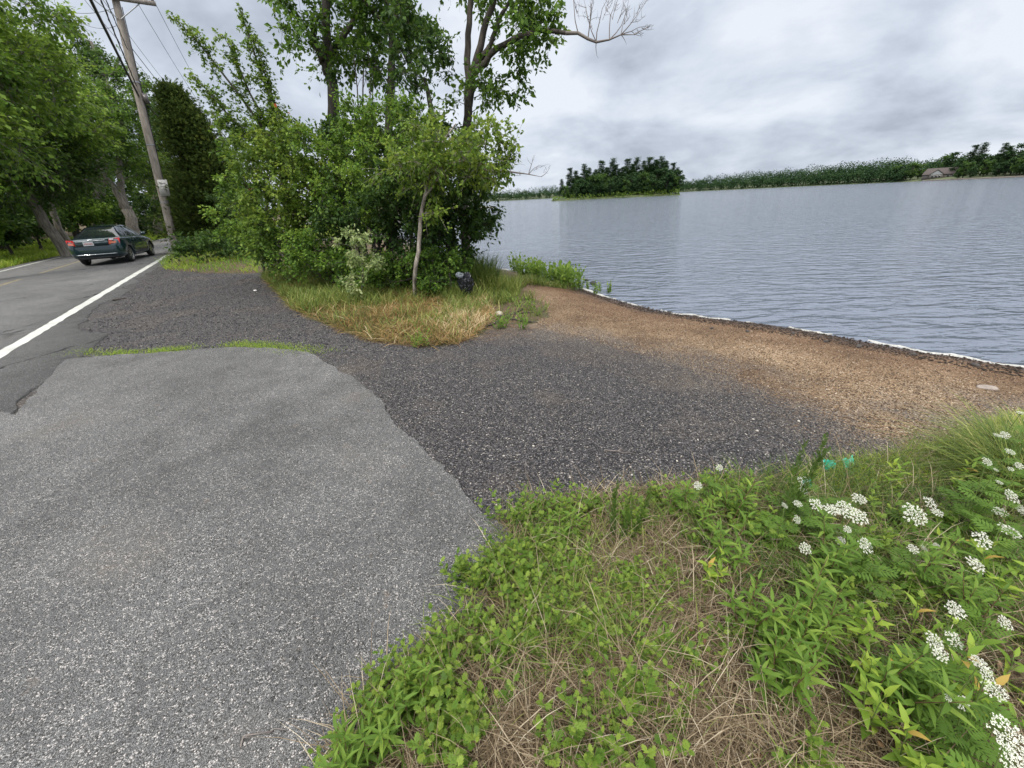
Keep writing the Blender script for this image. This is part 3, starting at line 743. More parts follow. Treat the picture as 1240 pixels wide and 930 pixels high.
# tall tree on the right, forked, with the long half-dead limb
b = ybase(562, 11.5)
stem = path(b, (560, 200, 11.5), (567, 128, 11.5))
f0 = stem[-1]
tree('tall_tree', 'tall forked tree rising behind the clump with one long limb reaching over the water', 'tree', CG, b,
     [(stem, [.13, .12, .10]),
      ([f0, at(566, 95, 11.5), at(567, 50, 11.5), at(570, 0, 11.6), at(572, -60, 11.8)], [.10, .085, .07, .06, .03]),
      ([f0, at(572, 90, 11.4), at(583, 45, 11.3), at(600, 0, 11.2), at(610, -70, 11.0)], [.11, .09, .075, .06, .03]),
      ([at(575, 80, 11.4), at(592, 60, 11.2), at(605, 20, 11.2), at(632, -20, 11.0)], [.07, .055, .045, .02]),
      ([at(571, 92, 11.4), at(590, 70, 11.2), at(612, 52, 11.0), at(640, 40, 10.8), at(660, 36, 10.7), at(685, 40, 10.6)], [.085, .07, .06, .05, .045, .038])],
     [lobe(625, 20, 28, 28, 11.0, 1.2, 15), lobe(640, 55, 22, 14, 10.9, .7, 8), lobe(605, -40, 70, 36, 11.3, 2.0, 26), lobe(600, 105, 40, 18, 11.2, .8, 11), lobe(622, 75, 12, 12, 11, .4, 4),
      lobe(560, -30, 40, 34, 11.8, 1.5, 14), lobe(575, 118, 30, 16, 11.4, .9, 8), lobe(668, 40, 10, 9, 10.7, .3, 4), lobe(655, 12, 22, 18, 10.9, .6, 7)],
     33, M_LEAF, M_BARKD, size=.115, ntwig=7, nleaf=7, R_=.42, tone0=.30)  # low leaf tone paints in the shade of a backlit crown
KRT = [o for o in bpy.data.objects if o.name == 'tall_tree'][0]
# its dead limb end with bare twigs: a part of the same tree
rng = np.random.default_rng(77)
acc = Acc()
LP = [at(685, 40, 10.6), at(700, 40, 10.5), at(712, 47, 10.45), at(722, 51, 10.4), at(738, 48, 10.4), at(752, 42, 10.3), at(768, 42, 10.3)]
tubes(acc, LP, [.038, .032, .028, .024, .017, .012, .005], 7)
def twig_fan(acc, P0, dirs_, Ls, r0, rng, depth=2):
    for p0, d0, L_ in zip(P0, dirs_, Ls):
        t = np.linspace(0, 1, 5)[:, None]
        side = norm(rng.normal(size=3)); p = p0 + d0 * L_ * t + side * (L_ * .13) * np.sin(t * 3.1) + rng.normal(0, L_ * .02, (5, 3)) * t
        tubes(acc, p, r0 * (1 - .75 * t[:, 0]), 4)
        if depth:
            k_ = rng.integers(3, 6)
            tt_ = rng.uniform(.25, .95, k_)
            q = np.array([p[0] * (1 - a_) + p[-1] * a_ for a_ in tt_])
            dd = norm(d0 * .8 + rng.normal(0, .55, (k_, 3)) + np.array([0, 0, .25]))
            twig_fan(acc, q, dd, L_ * rng.uniform(.3, .55, k_), r0 * .55, rng, depth - 1)
q = np.array([LP[i] for i in (2, 3, 3, 4, 4, 5, 5, 1, 6, 5)])
upd = np.array([(0.1, 0, 1), (-.35, .1, 1), (.35, -.1, 1), (.2, .2, 1), (.55, 0, .9), (.6, -.2, .6), (.9, 0, .25), (-.05, .2, 1), (.9, .1, .4), (.3, .3, .8)], float)
twig_fan(acc, q, norm(upd), [.75, .8, .75, .7, .7, .55, .5, .7, .3, .5], .011, rng, 2)
twig_fan(acc, [LP[3], LP[5]], norm(np.array([(.2, 0, -1), (.5, 0, -.7)], float)), [.28, .2], .008, rng, 0)
acc.build('dead_limb', M_DEAD, KRT)
# small bare branch below, pointing right over the water
b = ybase(560, 9.2)
root = thing('dead_branch', 'bare grey branch sticking out low over the water from the dark leafy tree', 'branch', at(560, 205, 9.0), CG)
acc = Acc(); LQ = [at(560, 206, 9.2), at(590, 206, 9.1), at(618, 208, 9.0), at(640, 211, 8.9), at(655, 214, 8.9)]
tubes(acc, LQ, [.028, .022, .018, .011, .004], 6)
twig_fan(acc, [LQ[3], LQ[2], LQ[3], LQ[4], LQ[2]], norm(np.array([(.35, 0, 1), (.4, 0, .5), (1, 0, .5), (1, 0, .9), (.6, .2, -.2)], float)), [.35, .38, .32, .28, .25], .007, rng, 1)
acc.build('limb', M_DEAD, root)
# middle small tree
b = ybase(520, 10.6)
tree('broadleaf_tree', 'small twisted tree standing between the two tallest trees of the clump', 'tree', CG, b,
     [(path(b, (525, 170, 10.6), (521, 125, 10.6), (514, 95, 10.6)), [.08, .07, .055, .035])],
     [lobe(508, 70, 42, 44, 10.6, 1.2, 19), lobe(492, 20, 28, 28, 10.8, 1.0, 9), lobe(535, 60, 18, 26, 10.6, .8, 7)],
     34, M_LEAFD, M_BARKD, size=.10, ntwig=8, nleaf=8, R_=.38)
# oak-like tree with the thick leaning trunk
b = ybase(414, 12.6)
tree('tall_tree', 'tall leafy tree with thick dark trunk leaning left above the shrubs', 'tree', CG, b,
     [(path(b, (412, 180, 12.6), (405, 140, 12.6), (398, 95, 12.6), (394, 40, 12.7), (398, -20, 12.8), (405, -90, 13)), [.17, .15, .14, .12, .10, .08, .04]),
      ([at(396, 90, 12.6), at(384, 60, 12.4), at(376, 20, 12.3)], [.09, .06, .03]),
      ([at(398, 70, 12.6), at(425, 30, 12.4), at(450, -10, 12.2)], [.09, .06, .03])],
     [lobe(392, 58, 40, 34, 12.4, 1.6, 22), lobe(415, 5, 64, 34, 12.6, 2.2, 32), lobe(400, -60, 80, 40, 12.8, 2.5, 26), lobe(362, 50, 14, 14, 12.3, .4, 3), lobe(440, 60, 24, 30, 12.3, 1.0, 12), lobe(350, 5, 14, 10, 12.4, .6, 4)],
     35, M_LEAF, M_BARKD, size=.115, ntwig=8, nleaf=8, R_=.48, tone0=.30)  # leaf colour darkened to stand in for backlighting of the upper crown
b = ybase(468, 12.0)
tree('tall_tree', 'tall leafy tree with thin crossing limbs in the middle of the clump', 'tree', CG, b,
     [(path(b, (468, 150, 12), (478, 70, 12), (470, 10, 12), (462, -60, 12)), [.11, .10, .08, .06, .03]),
      ([at(498, 80, 11.8), at(478, 45, 11.9), at(452, 12, 12), at(430, -8, 12)], [.05, .045, .035, .02])],
     [lobe(480, 20, 44, 36, 12, 1.6, 25), lobe(470, -50, 60, 34, 12, 2, 22), lobe(460, 75, 24, 18, 12, 1, 9), lobe(498, 50, 16, 26, 11.8, .8, 8)],
     36, M_LEAF, M_BARKD, size=.11, ntwig=8, nleaf=8, R_=.44, tone0=.30)  # backlit shade of the crown is put into the leaf tone
for px, top, r_ in ((432, 62, .03), (442, 70, .035), (449, 58, .028), (455, 75, .022)):
    b = ybase(px, 12.3)
    root = thing('dead_tree', 'bare grey dead stems rising side by side between the two tall leafy trees', 'dead tree', b, 'bare stems in the clump')
    acc = Acc(); tp = at(px + rng.uniform(-4, 3), top, 12.3)
    t = np.linspace(0, 1, 8)[:, None]; P = b + (tp - b) * t; P[1:] += rng.normal(0, .05, (7, 3))
    tubes(acc, P, r_ * (1 - .6 * t[:, 0]), 6)
    twig_fan(acc, P[5:8], norm(rng.normal(size=(3, 3)) + np.array([0, 0, .6])), [.6, .5, .4], .008, rng, 1)
    acc.build('stem', M_DEAD, root)
# maple with upswept leafy branches on the left
b = ybase(345, 13.0)
plumes = [((330, 170), (285, 110), (245, 55), (212, 24)), ((335, 165), (305, 120), (285, 70), (272, 46)), ((340, 165), (322, 105), (305, 55), (292, 14)), ((320, 175), (285, 150), (258, 118), (236, 92)),
          ((345, 170), (335, 130), (322, 95), (312, 50)), ((322, 180), (295, 165), (268, 150), (262, 138))]
tr = [(path(b, (345, 230, 13), (338, 172, 13)), [.12, .10, .07])]
for q in plumes: tr.append(([at(338, 185, 13)] + [at(x, y, 13 - .25 * i) for i, (x, y) in enumerate(q)], [.045, .035, .025, .015, .006]))
lb = []
for q in plumes:
    pts = np.array(q, float)
    for t in np.linspace(.12, 1.0, 8):
        x = np.interp(t * 3, range(4), pts[:, 0]); y = np.interp(t * 3, range(4), pts[:, 1])
        lb.append(lobe(x, y, 11 * (1.12 - t) + 1.5, 9 * (1.12 - t) + 1.5, 13 - .75 * t, .35 * (1.1 - t) + .08, 4 if t < .8 else 2))
tree('maple_tree', 'young maple with upswept feathery branches pointing up left of the clump', 'tree', CG, b, tr, lb, 37, M_LEAF, M_BARK, size=.062, ntwig=5, nleaf=6, R_=.24, tmpl=T_MAPLE, tone0=.68, r_thin=.005, jit=.05)
# shrub mass
def shrub(label, bpx, bd, lobes, seed, leaf=M_LEAF, **kw):
    b = ybase(bpx, bd); rg = np.random.default_rng(seed); ts = []
    for i in range(4):
        l = lobes[i % len(lobes)]; ts.append(([b + np.array([rg.normal(0, .15), rg.normal(0, .15), 0]), b + (l[0] - b) * .5 + np.array([0, 0, .15]), l[0] + rg.normal(0, .2, 3)], [.035, .025, .012]))
    kw.setdefault('ntwig', 9); kw.setdefault('nleaf', 10); kw.setdefault('R_', .36)
    kw.setdefault('tone0', .42)
    return tree('leafy_shrub', label, 'shrub', CG, b, ts, lobes, seed, leaf, M_BARKD, **kw)
shrub('large yellowish green shrub with a few rusty leaves at the left of the clump', 365, 11.6, [lobe(350, 230, 50, 52, 11.6, 1.8, 55), lobe(330, 190, 40, 24, 11.8, 1.3, 24), lobe(392, 200, 44, 36, 11.4, 1.5, 36), lobe(330, 285, 36, 30, 11.2, 1.2, 24), lobe(312, 245, 22, 26, 11.8, 1, 10), lobe(385, 235, 30, 34, 11.0, 1.0, 24), lobe(350, 160, 40, 16, 11.8, 1.0, 16)], 41, M_LEAFY, size=.085, tonef=redspots)
shrub('tall bright green rounded shrub in the middle of the clump', 465, 10.2, [lobe(470, 185, 50, 44, 10.2, 1.5, 60), lobe(440, 150, 36, 28, 10.6, 1.2, 26), lobe(430, 235, 36, 34, 10.0, 1.2, 30), lobe(495, 145, 34, 24, 10.3, 1.0, 22), lobe(400, 175, 30, 26, 10.6, 1.0, 20)], 42, M_LEAF, size=.075, tone0=.5)
shrub('dark green shrub filling the clump behind the birch trunk', 480, 9.4, [lobe(475, 265, 50, 46, 9.4, 1.3, 60), lobe(420, 265, 36, 36, 10.2, 1.0, 26), lobe(515, 225, 36, 36, 9.2, 1.0, 28), lobe(520, 290, 34, 36, 9.0, .9, 26)], 43, M_LEAFD, size=.08)
shrub('low spreading green shrub at the left foot of the clump', 385, 10.0, [lobe(378, 305, 44, 26, 10.0, 1.0, 36), lobe(415, 320, 34, 22, 9.6, .8, 24), lobe(345, 305, 26, 24, 10.6, .8, 16), lobe(450, 325, 34, 20, 9.0, .7, 22), lobe(320, 300, 20, 18, 11.2, .7, 8)], 44, M_LEAF, size=.07)
shrub('green low shrub right of the birch trunk beside the black bag', 545, 8.2, [lobe(540, 325, 26, 22, 8.2, .6, 22), lobe(530, 345, 22, 12, 7.9, .5, 12), lobe(478, 330, 30, 22, 8.5, .6, 24), lobe(515, 325, 20, 22, 8.3, .5, 14)], 45, M_LEAF, size=.06, R_=.24)
shrub('mid green shrub on the back left of the clump below the maple', 320, 13.2, [lobe(320, 170, 34, 26, 13.2, 1.3, 24), lobe(300, 215, 24, 34, 13.4, 1.2, 18), lobe(300, 270, 20, 30, 13.0, 1.2, 14)], 46, M_LEAF, size=.09, tone0=.5)
shrub('green shrub closing the back of the clump between the tall trunks', 440, 12.0, [lobe(440, 170, 60, 34, 12.2, 1.4, 36), lobe(560, 190, 30, 34, 11.0, 1.0, 18), lobe(520, 165, 30, 24, 11.2, 1.0, 14), lobe(470, 230, 90, 50, 11.8, 1.0, 44)], 47, M_LEAFD, size=.10)
b = gp(438, 358)
tree('pale_sapling', 'sapling with pale cream and green leaves at the front of the clump', 'sapling', CG, b,
     [(path(b, (440, 320, 8.0), (425, 285, 7.9)), [.02, .015, .008])], [lobe(425, 290, 20, 12, 7.9, .3, 9), lobe(440, 318, 20, 16, 7.8, .3, 12), lobe(425, 342, 18, 12, 7.8, .25, 7)], 48, M_PALE, M_BARK, size=.065, ntwig=6, nleaf=6, R_=.18, r_thin=.004, tone0=.55, tsd=.25)

# =================================================================== CEDAR
b = ybase(272, 26.0)
rng = np.random.default_rng(9)
root = thing('cedar_tree', 'dark green leaning cedar standing right of the utility pole', 'tree', b, 'trees by the road bend')
acc = Acc(); tp = at(204, 108, 26.0)
tpath = [b, at(268, 270, 26), at(256, 220, 26), at(230, 160, 26), tp]
tubes(acc, tpath, [.22, .2, .16, .10, .02], 10)
leaf = Acc(); t = rng.uniform(.03, 1.0, 700) ** .9
axis = np.array(tpath); tt = np.linspace(0, 1, 5)
hz = at(262, 300, 21)
for i in range(len(t)):
    c = np.array([np.interp(t[i], tt, axis[:, j]) for j in range(3)])
    az = rng.uniform(0, 2 * math.pi); rad = 3.15 * (1 - t[i]) ** 1.05 * rng.uniform(.5, 1.0) + .2
    if t[i] < .12: rad *= .75
    d = np.array([math.cos(az), math.sin(az), rng.uniform(-.15, .45)]); e_ = c + d * rad
    s_ = np.linspace(0, 1, 5)[:, None]; P = c + (e_ - c) * s_ + np.array([0, 0, .25]) * (s_ ** 2) * rad * .3
    if rad > .8: tubes(acc, P, np.array([.03, .022, .016, .010, .004]) * min(1, rad / 2 + .3), 4)
    m_ = int(34 + 40 * rad / 2)
    u_ = rng.uniform(.35, 1.05, m_)[:, None]
    Q = c + (e_ - c) * u_ + np.array([0, 0, .25]) * (u_ ** 2) * rad * .3 + rng.normal(0, 1, (m_, 3)) * np.array([.22, .22, .12])
    D = norm((e_ - c)[None] * .5 + rng.normal(0, .5, (m_, 3)) + np.array([0, 0, .35]))
    inst(leaf, T_SPRIG, Q, D, rng.normal(size=(m_, 3)) + np.array([0, 0, .6]), rng.uniform(.12, .24, m_), np.clip(.45 + rng.normal(0, .10) + rng.normal(0, .14, m_), 0, 1))
acc.build('trunk', M_BARKD, root, smooth=True); leaf.build('crown', M_CEDAR, root)
b = ybase(300, 19.5)
tree('leafy_shrub', 'small dark bush at the foot of the cedar beside the gravel', 'shrub', 'trees by the road bend', b, [([b, at(300, 290, 19), at(296, 275, 19)], [.05, .04, .02])],
     [lobe(298, 290, 20, 16, 19, 1.2, 22), lobe(272, 296, 22, 12, 19.5, 1.2, 18), lobe(288, 255, 22, 26, 20.0, 1.5, 22)], 51, M_LEAFD, M_BARKD, size=.11, R_=.45)
b = ybase(236, 19.4)
tree('leafy_shrub', 'leafy sprouts growing round the foot of the utility pole', 'shrub', 'trees by the road bend', b, [([b, at(236, 300, 19.4), at(238, 290, 19.4)], [.03, .02, .01])],
     [lobe(240, 292, 14, 9, 19.6, .8, 11), lobe(226, 302, 14, 5, 19.0, .6, 8)], 52, M_LEAFD, M_BARKD, size=.11, R_=.35)

# =================================================================== WOODS ACROSS THE ROAD
WG = 'roadside trees across the road'
def bigtree(label, bpx, bpy_, dist, trunks, lobes, seed, leaf=M_LEAF, name='roadside_tree', **kw):
    p = at(bpx, bpy_, dist); b = gz(p[0], p[1])
    tr = []
    for i, (pts, rr) in enumerate(trunks):
        P = [at(*q) for q in pts]
        tr.append((([b] + P) if i == 0 else P, rr))
    kw.setdefault('size', .16); kw.setdefault('tone0', .6); kw.setdefault('R_', 1.0); kw.setdefault('ntwig', 11); kw.setdefault('nleaf', 14); kw.setdefault('r_thin', .015); kw.setdefault('r_gain', .014)
    return tree(name, label, 'tree', WG, b, tr, lobes, seed, leaf, M_BARK, droop=.1, **kw)
bigtree('leaning thick trunked tree left of the car across the road', 76, 298, 31, [([(62, 275, 31), (35, 240, 31), (12, 212, 31), (-20, 160, 31), (-60, 60, 31)], [.25, .21, .19, .17, .13, .07])],
        [lobe(-20, 60, 60, 60, 31, 4, 60), lobe(35, 125, 56, 50, 30, 3.5, 70), lobe(-20, 190, 60, 40, 30, 3, 34), lobe(70, 155, 40, 34, 31, 3, 30), lobe(12, 55, 30, 34, 31, 3, 22)], 61)
bigtree('forked grey trunked tree behind the car across the road', 162, 276, 40, [([(158, 262, 40), (150, 248, 40)], [.38, .32, .28]), ([(152, 250, 40), (138, 228, 40), (122, 210, 40), (105, 192, 40), (80, 150, 40)], [.24, .21, .18, .14, .07]), ([(152, 250, 40), (146, 225, 40), (146, 200, 40), (140, 160, 40), (130, 100, 40)], [.21, .19, .16, .12, .07])],
        [lobe(110, 150, 50, 34, 39, 3, 40), lobe(140, 175, 44, 34, 40, 3, 40), lobe(128, 100, 40, 34, 41, 3, 20), lobe(85, 120, 30, 30, 39, 3, 22), lobe(178, 210, 22, 28, 42, 3, 20)], 62, M_LEAF, tone0=.42)
bigtree('tall tree with an open crown showing sky behind the forked one', 118, 285, 46, [([(118, 240, 46), (125, 150, 46), (128, 90, 46), (110, 50, 46)], [.4, .35, .3, .22, .08])],
        [lobe(148, 98, 26, 18, 46, 3, 14), lobe(108, 75, 26, 14, 46, 3, 12), lobe(72, 40, 22, 16, 46, 3, 9), lobe(184, 125, 14, 10, 46, 2, 6), lobe(150, 130, 34, 20, 47, 3, 20)], 63, M_LEAFD, size=.19)
bigtree('dense tree over the road bend behind the utility pole', 190, 282, 48, [([(190, 240, 48), (188, 180, 48)], [.35, .3, .2])],
        [lobe(185, 205, 34, 40, 48, 4, 46), lobe(172, 155, 22, 18, 48, 3, 12), lobe(212, 165, 20, 20, 46, 3, 14), lobe(190, 250, 30, 20, 48, 3, 20), lobe(225, 150, 22, 24, 44, 3, 14)], 64, M_LEAFD, size=.19, tone0=.5)
bigtree('slim dark trunked tree between the leaning tree and the car', 82, 288, 34, [([(64, 262, 34), (56, 225, 34), (48, 170, 34)], [.16, .14, .12, .06])],
        [lobe(50, 190, 44, 34, 30.5, 3, 32), lobe(75, 215, 32, 22, 31, 2.5, 18), lobe(20, 235, 34, 18, 31, 2.5, 14)], 65, M_LEAFD)
bigtree('tree at the left edge of the picture across the road', -60, 300, 21, [([(-70, 220, 21), (-80, 100, 21)], [.35, .3, .2])],
        [lobe(-60, 110, 60, 80, 21, 3, 50), lobe(-30, 60, 40, 50, 21.5, 3, 30), lobe(0, -10, 24, 24, 22, 2.5, 10)], 66)
# roadside bushes and the dark wall of wood behind
for i, (px, d_, rx, ry, py) in enumerate(((5, 33, 26, 9, 276), (-50, 30, 36, 16, 272), (45, 36, 22, 9, 268), (95, 42, 30, 14, 258), (130, 47, 26, 10, 262), (212, 52, 22, 12, 266), (180, 50, 22, 10, 268))):
    p = at(px, 290, d_); b = gz(p[0], p[1])
    tree('roadside_bush', ('bush on the far bank left of the leaning trunk', 'bush on the far bank at the left picture edge', 'bush on the far bank just right of the leaning trunk', 'bush right behind the roof of the car', 'bush behind the front of the car', 'bush on the road bend seen past the utility pole', 'bush on the far bank left of the utility pole')[i], 'bush', 'bushes on the far bank', b,
         [([b, b + np.array([0, 0, .6]), at(px, py, d_)], [.08, .06, .03])], [lobe(px, py, rx, ry, d_, 1.8, 34)], 70 + i, M_LEAF if i % 2 else M_LEAFD, M_BARKD, size=.2, R_=.7, r_thin=.012)
rng = np.random.default_rng(8)
protos = []
for v in range(2):
    r0 = np.zeros(3); rg = np.random.default_rng(90 + v)
    root = tree('woodland_tree', 'tree of the dark wood standing farther back behind the roadside trees', 'tree', 'trees of the wood behind the roadside trees', (0, 0, 0),
                [([(0, 0, 0), (.3, 0, 4), (0, .3, 9), (.2, 0, 13)], [.35, .3, .2, .08])],
                [(np.array([0, 0, 9.0]), np.array([3.6, 3.6, 4.5]), 50), (np.array([.5, 0, 4.0]), np.array([3.4, 3.4, 2.2]), 22), (np.array([-1, .5, 13.0]), np.array([2.0, 2.0, 2.0]), 12)], 90 + v, M_LEAFD if v else M_LEAF, M_BARKD,
                size=.42, R_=1.5, ntwig=9, nleaf=8, r_thin=.02, r_gain=.012, twigs=False, tone0=.38)
    protos.append(root)
spots = [(px, d_) for px, d_ in ((-90, 36), (-45, 40), (-10, 37), (28, 42), (60, 48), (90, 44), (120, 52), (150, 56), (178, 60), (0, 52), (40, 56), (95, 62), (205, 66), (228, 60), (-150, 30), (-130, 44), (250, 72), (275, 70), (300, 76), (-70, 52), (135, 66))]
for i, (px, d_) in enumerate(spots):
    p = at(px, 280, d_); b = gz(p[0], p[1]); rz = rng.uniform(0, 6.28); sc = rng.uniform(.5, .68) * (1.0 if px < 160 else .85)
    if i < 2:
        protos[i].location = b; protos[i].rotation_euler = (0, 0, rz); protos[i].scale = (sc, sc, sc)
    else: copy_thing(protos[i % 2], b, rz, (sc, sc, sc * rng.uniform(.85, 1.1)))

# =================================================================== ISLAND AND FAR SHORE
def mound(name, outline, z0, h, m_, inner=.0, n=40):
    """low land with a broken shoreline; rises quickly from the water then stays nearly level"""
    out = np.array(ragged(outline, 4.0, 2.2, 21)); c = out.mean(0); acc = Acc(); rows = []
    for f, z in ((1.02, z0 - .6), (1.0, z0 + .02), (.985, z0 + .35), (.93, z0 + h * .5), (.75, z0 + h * .8), (.4, z0 + h), (.02, z0 + h * 1.02)):
        P = c + (out - c) * f; rows.append(np.column_stack([P, z + (vnoise(P[:, 0], P[:, 1], .15, 4) - .5) * h * .25 * (f < .99)]))
    kk = len(out); i = np.arange(kk)
    acc.add(np.concatenate(rows), np.concatenate([np.stack([i + r * kk, (i + 1) % kk + r * kk, (i + 1) % kk + (r + 1) * kk, i + (r + 1) * kk], 1) for r in range(6)]))
    return acc.build(name, m_, smooth=True)
M_FLAND, nt, b_, o_ = mat('far_land')
k = tex_nodes(nt); tc, N, L, noise, vor, m, ramp, mix, sstep, attr, sepc = k
L.new(ramp(noise(.35, 5), [(.35, (.035, .050, .018)), (.55, (.07, .09, .03)), (.75, (.13, .11, .07))]), b_.inputs['Base Color']); b_.inputs['Roughness'].default_value = .9
IS = [hit(x, y, WATER)[:2] for x, y in ((668, 243.6), (690, 243.6), (720, 242.2), (760, 240.2), (800, 237.8), (822, 236.0))]
IS = [p * (236 / np.linalg.norm(p)) for p in IS]
ISb = [p * (1.16 + .03 * math.sin(i * 1.3)) for i, p in enumerate(IS)]
tag(mound('island_ground', IS + ISb[::-1], WATER, 1.3, M_FLAND), kind='structure')
rng = np.random.default_rng(12)
def pine_proto(v, H=18.0):
    rg = np.random.default_rng(200 + v); root = thing('pine_tree', 'pine', 'tree', (0, 0, 0))
    a_ = Acc(); l_ = Acc(); lean = rg.normal(0, .25, 2)
    P = np.array([(0, 0, 0), (lean[0] * .4, lean[1] * .4, H * .5), (lean[0], lean[1], H)]); tubes(a_, P, [.28, .2, .04], 7)
    z = H * rg.uniform(.14, .26)
    while z < H:
        t = z / H; rad = H * .23 * (1.02 - t) ** .95 * rg.uniform(.65, 1.2) + .4
        for q in range(rg.integers(4, 8)):
            az = rg.uniform(0, 6.28); r_ = rad * rg.uniform(.5, 1.2); c0 = np.array([lean[0] * t, lean[1] * t, z]); d = np.array([math.cos(az), math.sin(az), rg.uniform(.05, .35)])
            tubes(a_, [c0, c0 + d * r_ * .6, c0 + d * r_], [.07, .05, .02], 3)
            m_ = int(26 * r_ / 2 + 16); u_ = rg.uniform(.3, 1.05, m_)[:, None]
            Q = c0 + d * r_ * u_ + rg.normal(0, 1, (m_, 3)) * np.array([.55, .55, .20])
            inst(l_, T_SPRIG, Q, d[None] + rg.normal(0, .5, (m_, 3)), rg.normal(0, .5, (m_, 3)) + np.array([0, 0, 1]), rg.uniform(.45, .95, m_), np.clip(.5 + rg.normal(0, .1) + rg.normal(0, .15, m_), 0, 1))
        z += H * rg.uniform(.035, .060)
    a_.build('trunk', M_BARKD, root); l_.build('crown', M_PINE, root); return root
def round_proto(v, H=11.0, leaf=None):
    rg = np.random.default_rng(300 + v); root = thing('leafy_tree', 'tree', 'tree', (0, 0, 0))
    a_ = Acc(); l_ = Acc(); tubes(a_, [(0, 0, 0), (.2, .1, H * .4), (0, 0, H * .8)], [.25, .18, .05], 6)
    for q in range(26):
        d = norm(rg.normal(size=3)); c = np.array([0, 0, H * .55]) + d * np.array([H * .28, H * .28, H * .40]) * rg.uniform(.4, 1) ** .5
        tubes(a_, [(0.1, 0, H * .35), (np.array([0, 0, H * .4]) + c) / 2, c], [.09, .06, .02], 3)
        m_ = 42; Q = c + norm(rg.normal(size=(m_, 3))) * rg.uniform(.3, 1, (m_, 1)) * np.array([1.5, 1.5, 1.0])
        inst(l_, T_QUAD, Q, rg.normal(size=(m_, 3)), rg.normal(0, .5, (m_, 3)) + np.array([0, 0, 1]), rg.uniform(.4, .8, m_), np.clip(.45 + rg.normal(0, .12) + rg.normal(0, .15, m_), 0, 1))
    a_.build('trunk', M_BARKD, root); l_.build('crown', leaf or M_FAR, root); return root
PP = [pine_proto(v) for v in range(4)]; RP = [round_proto(v, leaf=(M_FAR, M_FAR, M_LEAFD)[v]) for v in range(3)]
used = set()
def put(proto, loc, sc, label, group, zs=1.0):
    if proto.name not in used:
        used.add(proto.name); proto.location = loc; proto.rotation_euler = (0, 0, rng.uniform(0, 6.28)); proto.scale = (sc, sc, sc * zs); proto['label'] = label; proto['group'] = group; return proto
    return copy_thing(proto, loc, rng.uniform(0, 6.28), (sc, sc, sc * zs), label, group)
# island pines: horizontal place in the island and crown-top row read from the skyline
sky_i = [(690, 203), (697, 207), (706, 199), (713, 204), (727, 194), (733, 203), (741, 192), (748, 205), (757, 192), (763, 199), (769, 191), (776, 196), (783, 190), (790, 194), (796, 190), (803, 196), (811, 197), (815, 206), (680, 217), (720, 206), (752, 202), (786, 199)]
sky_i = sky_i + [(x + rng.uniform(2, 6), t + rng.uniform(4, 15)) for x, t in sky_i if x < 812] + [(x - rng.uniform(1, 5), t + rng.uniform(5, 18)) for x, t in sky_i if 690 < x < 812]
for i, (px, top) in enumerate(sky_i):
    d_ = 236 * rng.uniform(1.05, 1.11); p = at(px, 240, d_); ht = at(px, top, d_)[2] - WATER - 1.0
    put(PP[i % 4], (p[0], p[1], WATER + .9), ht / 18.0, ('pine at the left end of the wooded island' if px < 710 else 'pine in the middle of the wooded island' if px < 770 else 'tall pine toward the right end of the wooded island'),
        'pines on the wooded island')
for i in range(70):
    px = rng.uniform(684, 819); d_ = 236 * rng.uniform(1.015, 1.07); p = at(px, 240, d_); sc = rng.uniform(.45, 1.15) * (.6 if px < 695 else 1)
    put(RP[i % 3], (p[0], p[1], WATER + .6), sc, 'round leafy tree among the pines on the wooded island', 'leafy trees on the wooded island')
acc = Acc()
px = rng.uniform(669, 822, 2600); dd = 236 * rng.uniform(1.0, 1.04, 2600); P = np.array([at(a_, 240, b_2) for a_, b_2 in zip(px, dd)]); P[:, 2] = WATER + .2 + rng.uniform(0, 1, 2600) ** 1.5 * np.where(px < 690, 1.8, 2.6)
inst(acc, T_QUAD, P, rng.normal(size=(2600, 3)), rng.normal(0, .6, (2600, 3)) + np.array([0, 0, 1]), rng.uniform(.4, .9, 2600), np.clip(rng.normal(.42, .2, 2600), 0, .93))
tag(acc.build('island_brush', M_LEAFY), 'low brush fringing the edge of the wooded island', 'brush', kind='stuff')
# far shore land
prof = [(380, 760, 244, 226), (480, 740, 242, 228), (560, 720, 242.5, 226), (600, 715, 243, 229), (640, 720, 242, 227), (668, 720, 241.6, 224), (700, 720, 241, 224), (760, 690, 238.5, 218), (820, 650, 233.5, 219), (850, 640, 232, 213), (900, 610, 229, 207), (950, 585, 226.5, 203), (1000, 560, 224, 197), (1050, 530, 221, 192), (1085, 505, 219, 190), (1110, 480, 217.5, 194), (1150, 440, 215.5, 190), (1200, 415, 213, 186), (1240, 400, 211.5, 178), (1330, 370, 206, 160), (1500, 330, 196, 120)]
prof = np.array(prof, float)
near = np.array([at(q[0], q[2], q[1])[:2] for q in prof])
rows = []
for back, z in ((0.998, WATER - .5), (1.0, WATER + .03), (1.01, WATER + .8), (1.10, 2.0), (1.28, 7.0), (1.7, 12.0), (2.2, 12.0)):
    P = near * back; rows.append(np.column_stack([P, np.full(len(P), z)]))
V = np.concatenate(rows); kk = len(near); i = np.arange(kk - 1); acc = Acc()
acc.add(V, np.concatenate([np.stack([i + r * kk, i + 1 + r * kk, i + 1 + (r + 1) * kk, i + (r + 1) * kk], 1) for r in range(6)]))
tag(acc.build('far_shore', M_FLAND, smooth=True), kind='structure')
acc = Acc(); tr_ = Acc(); nT = 0
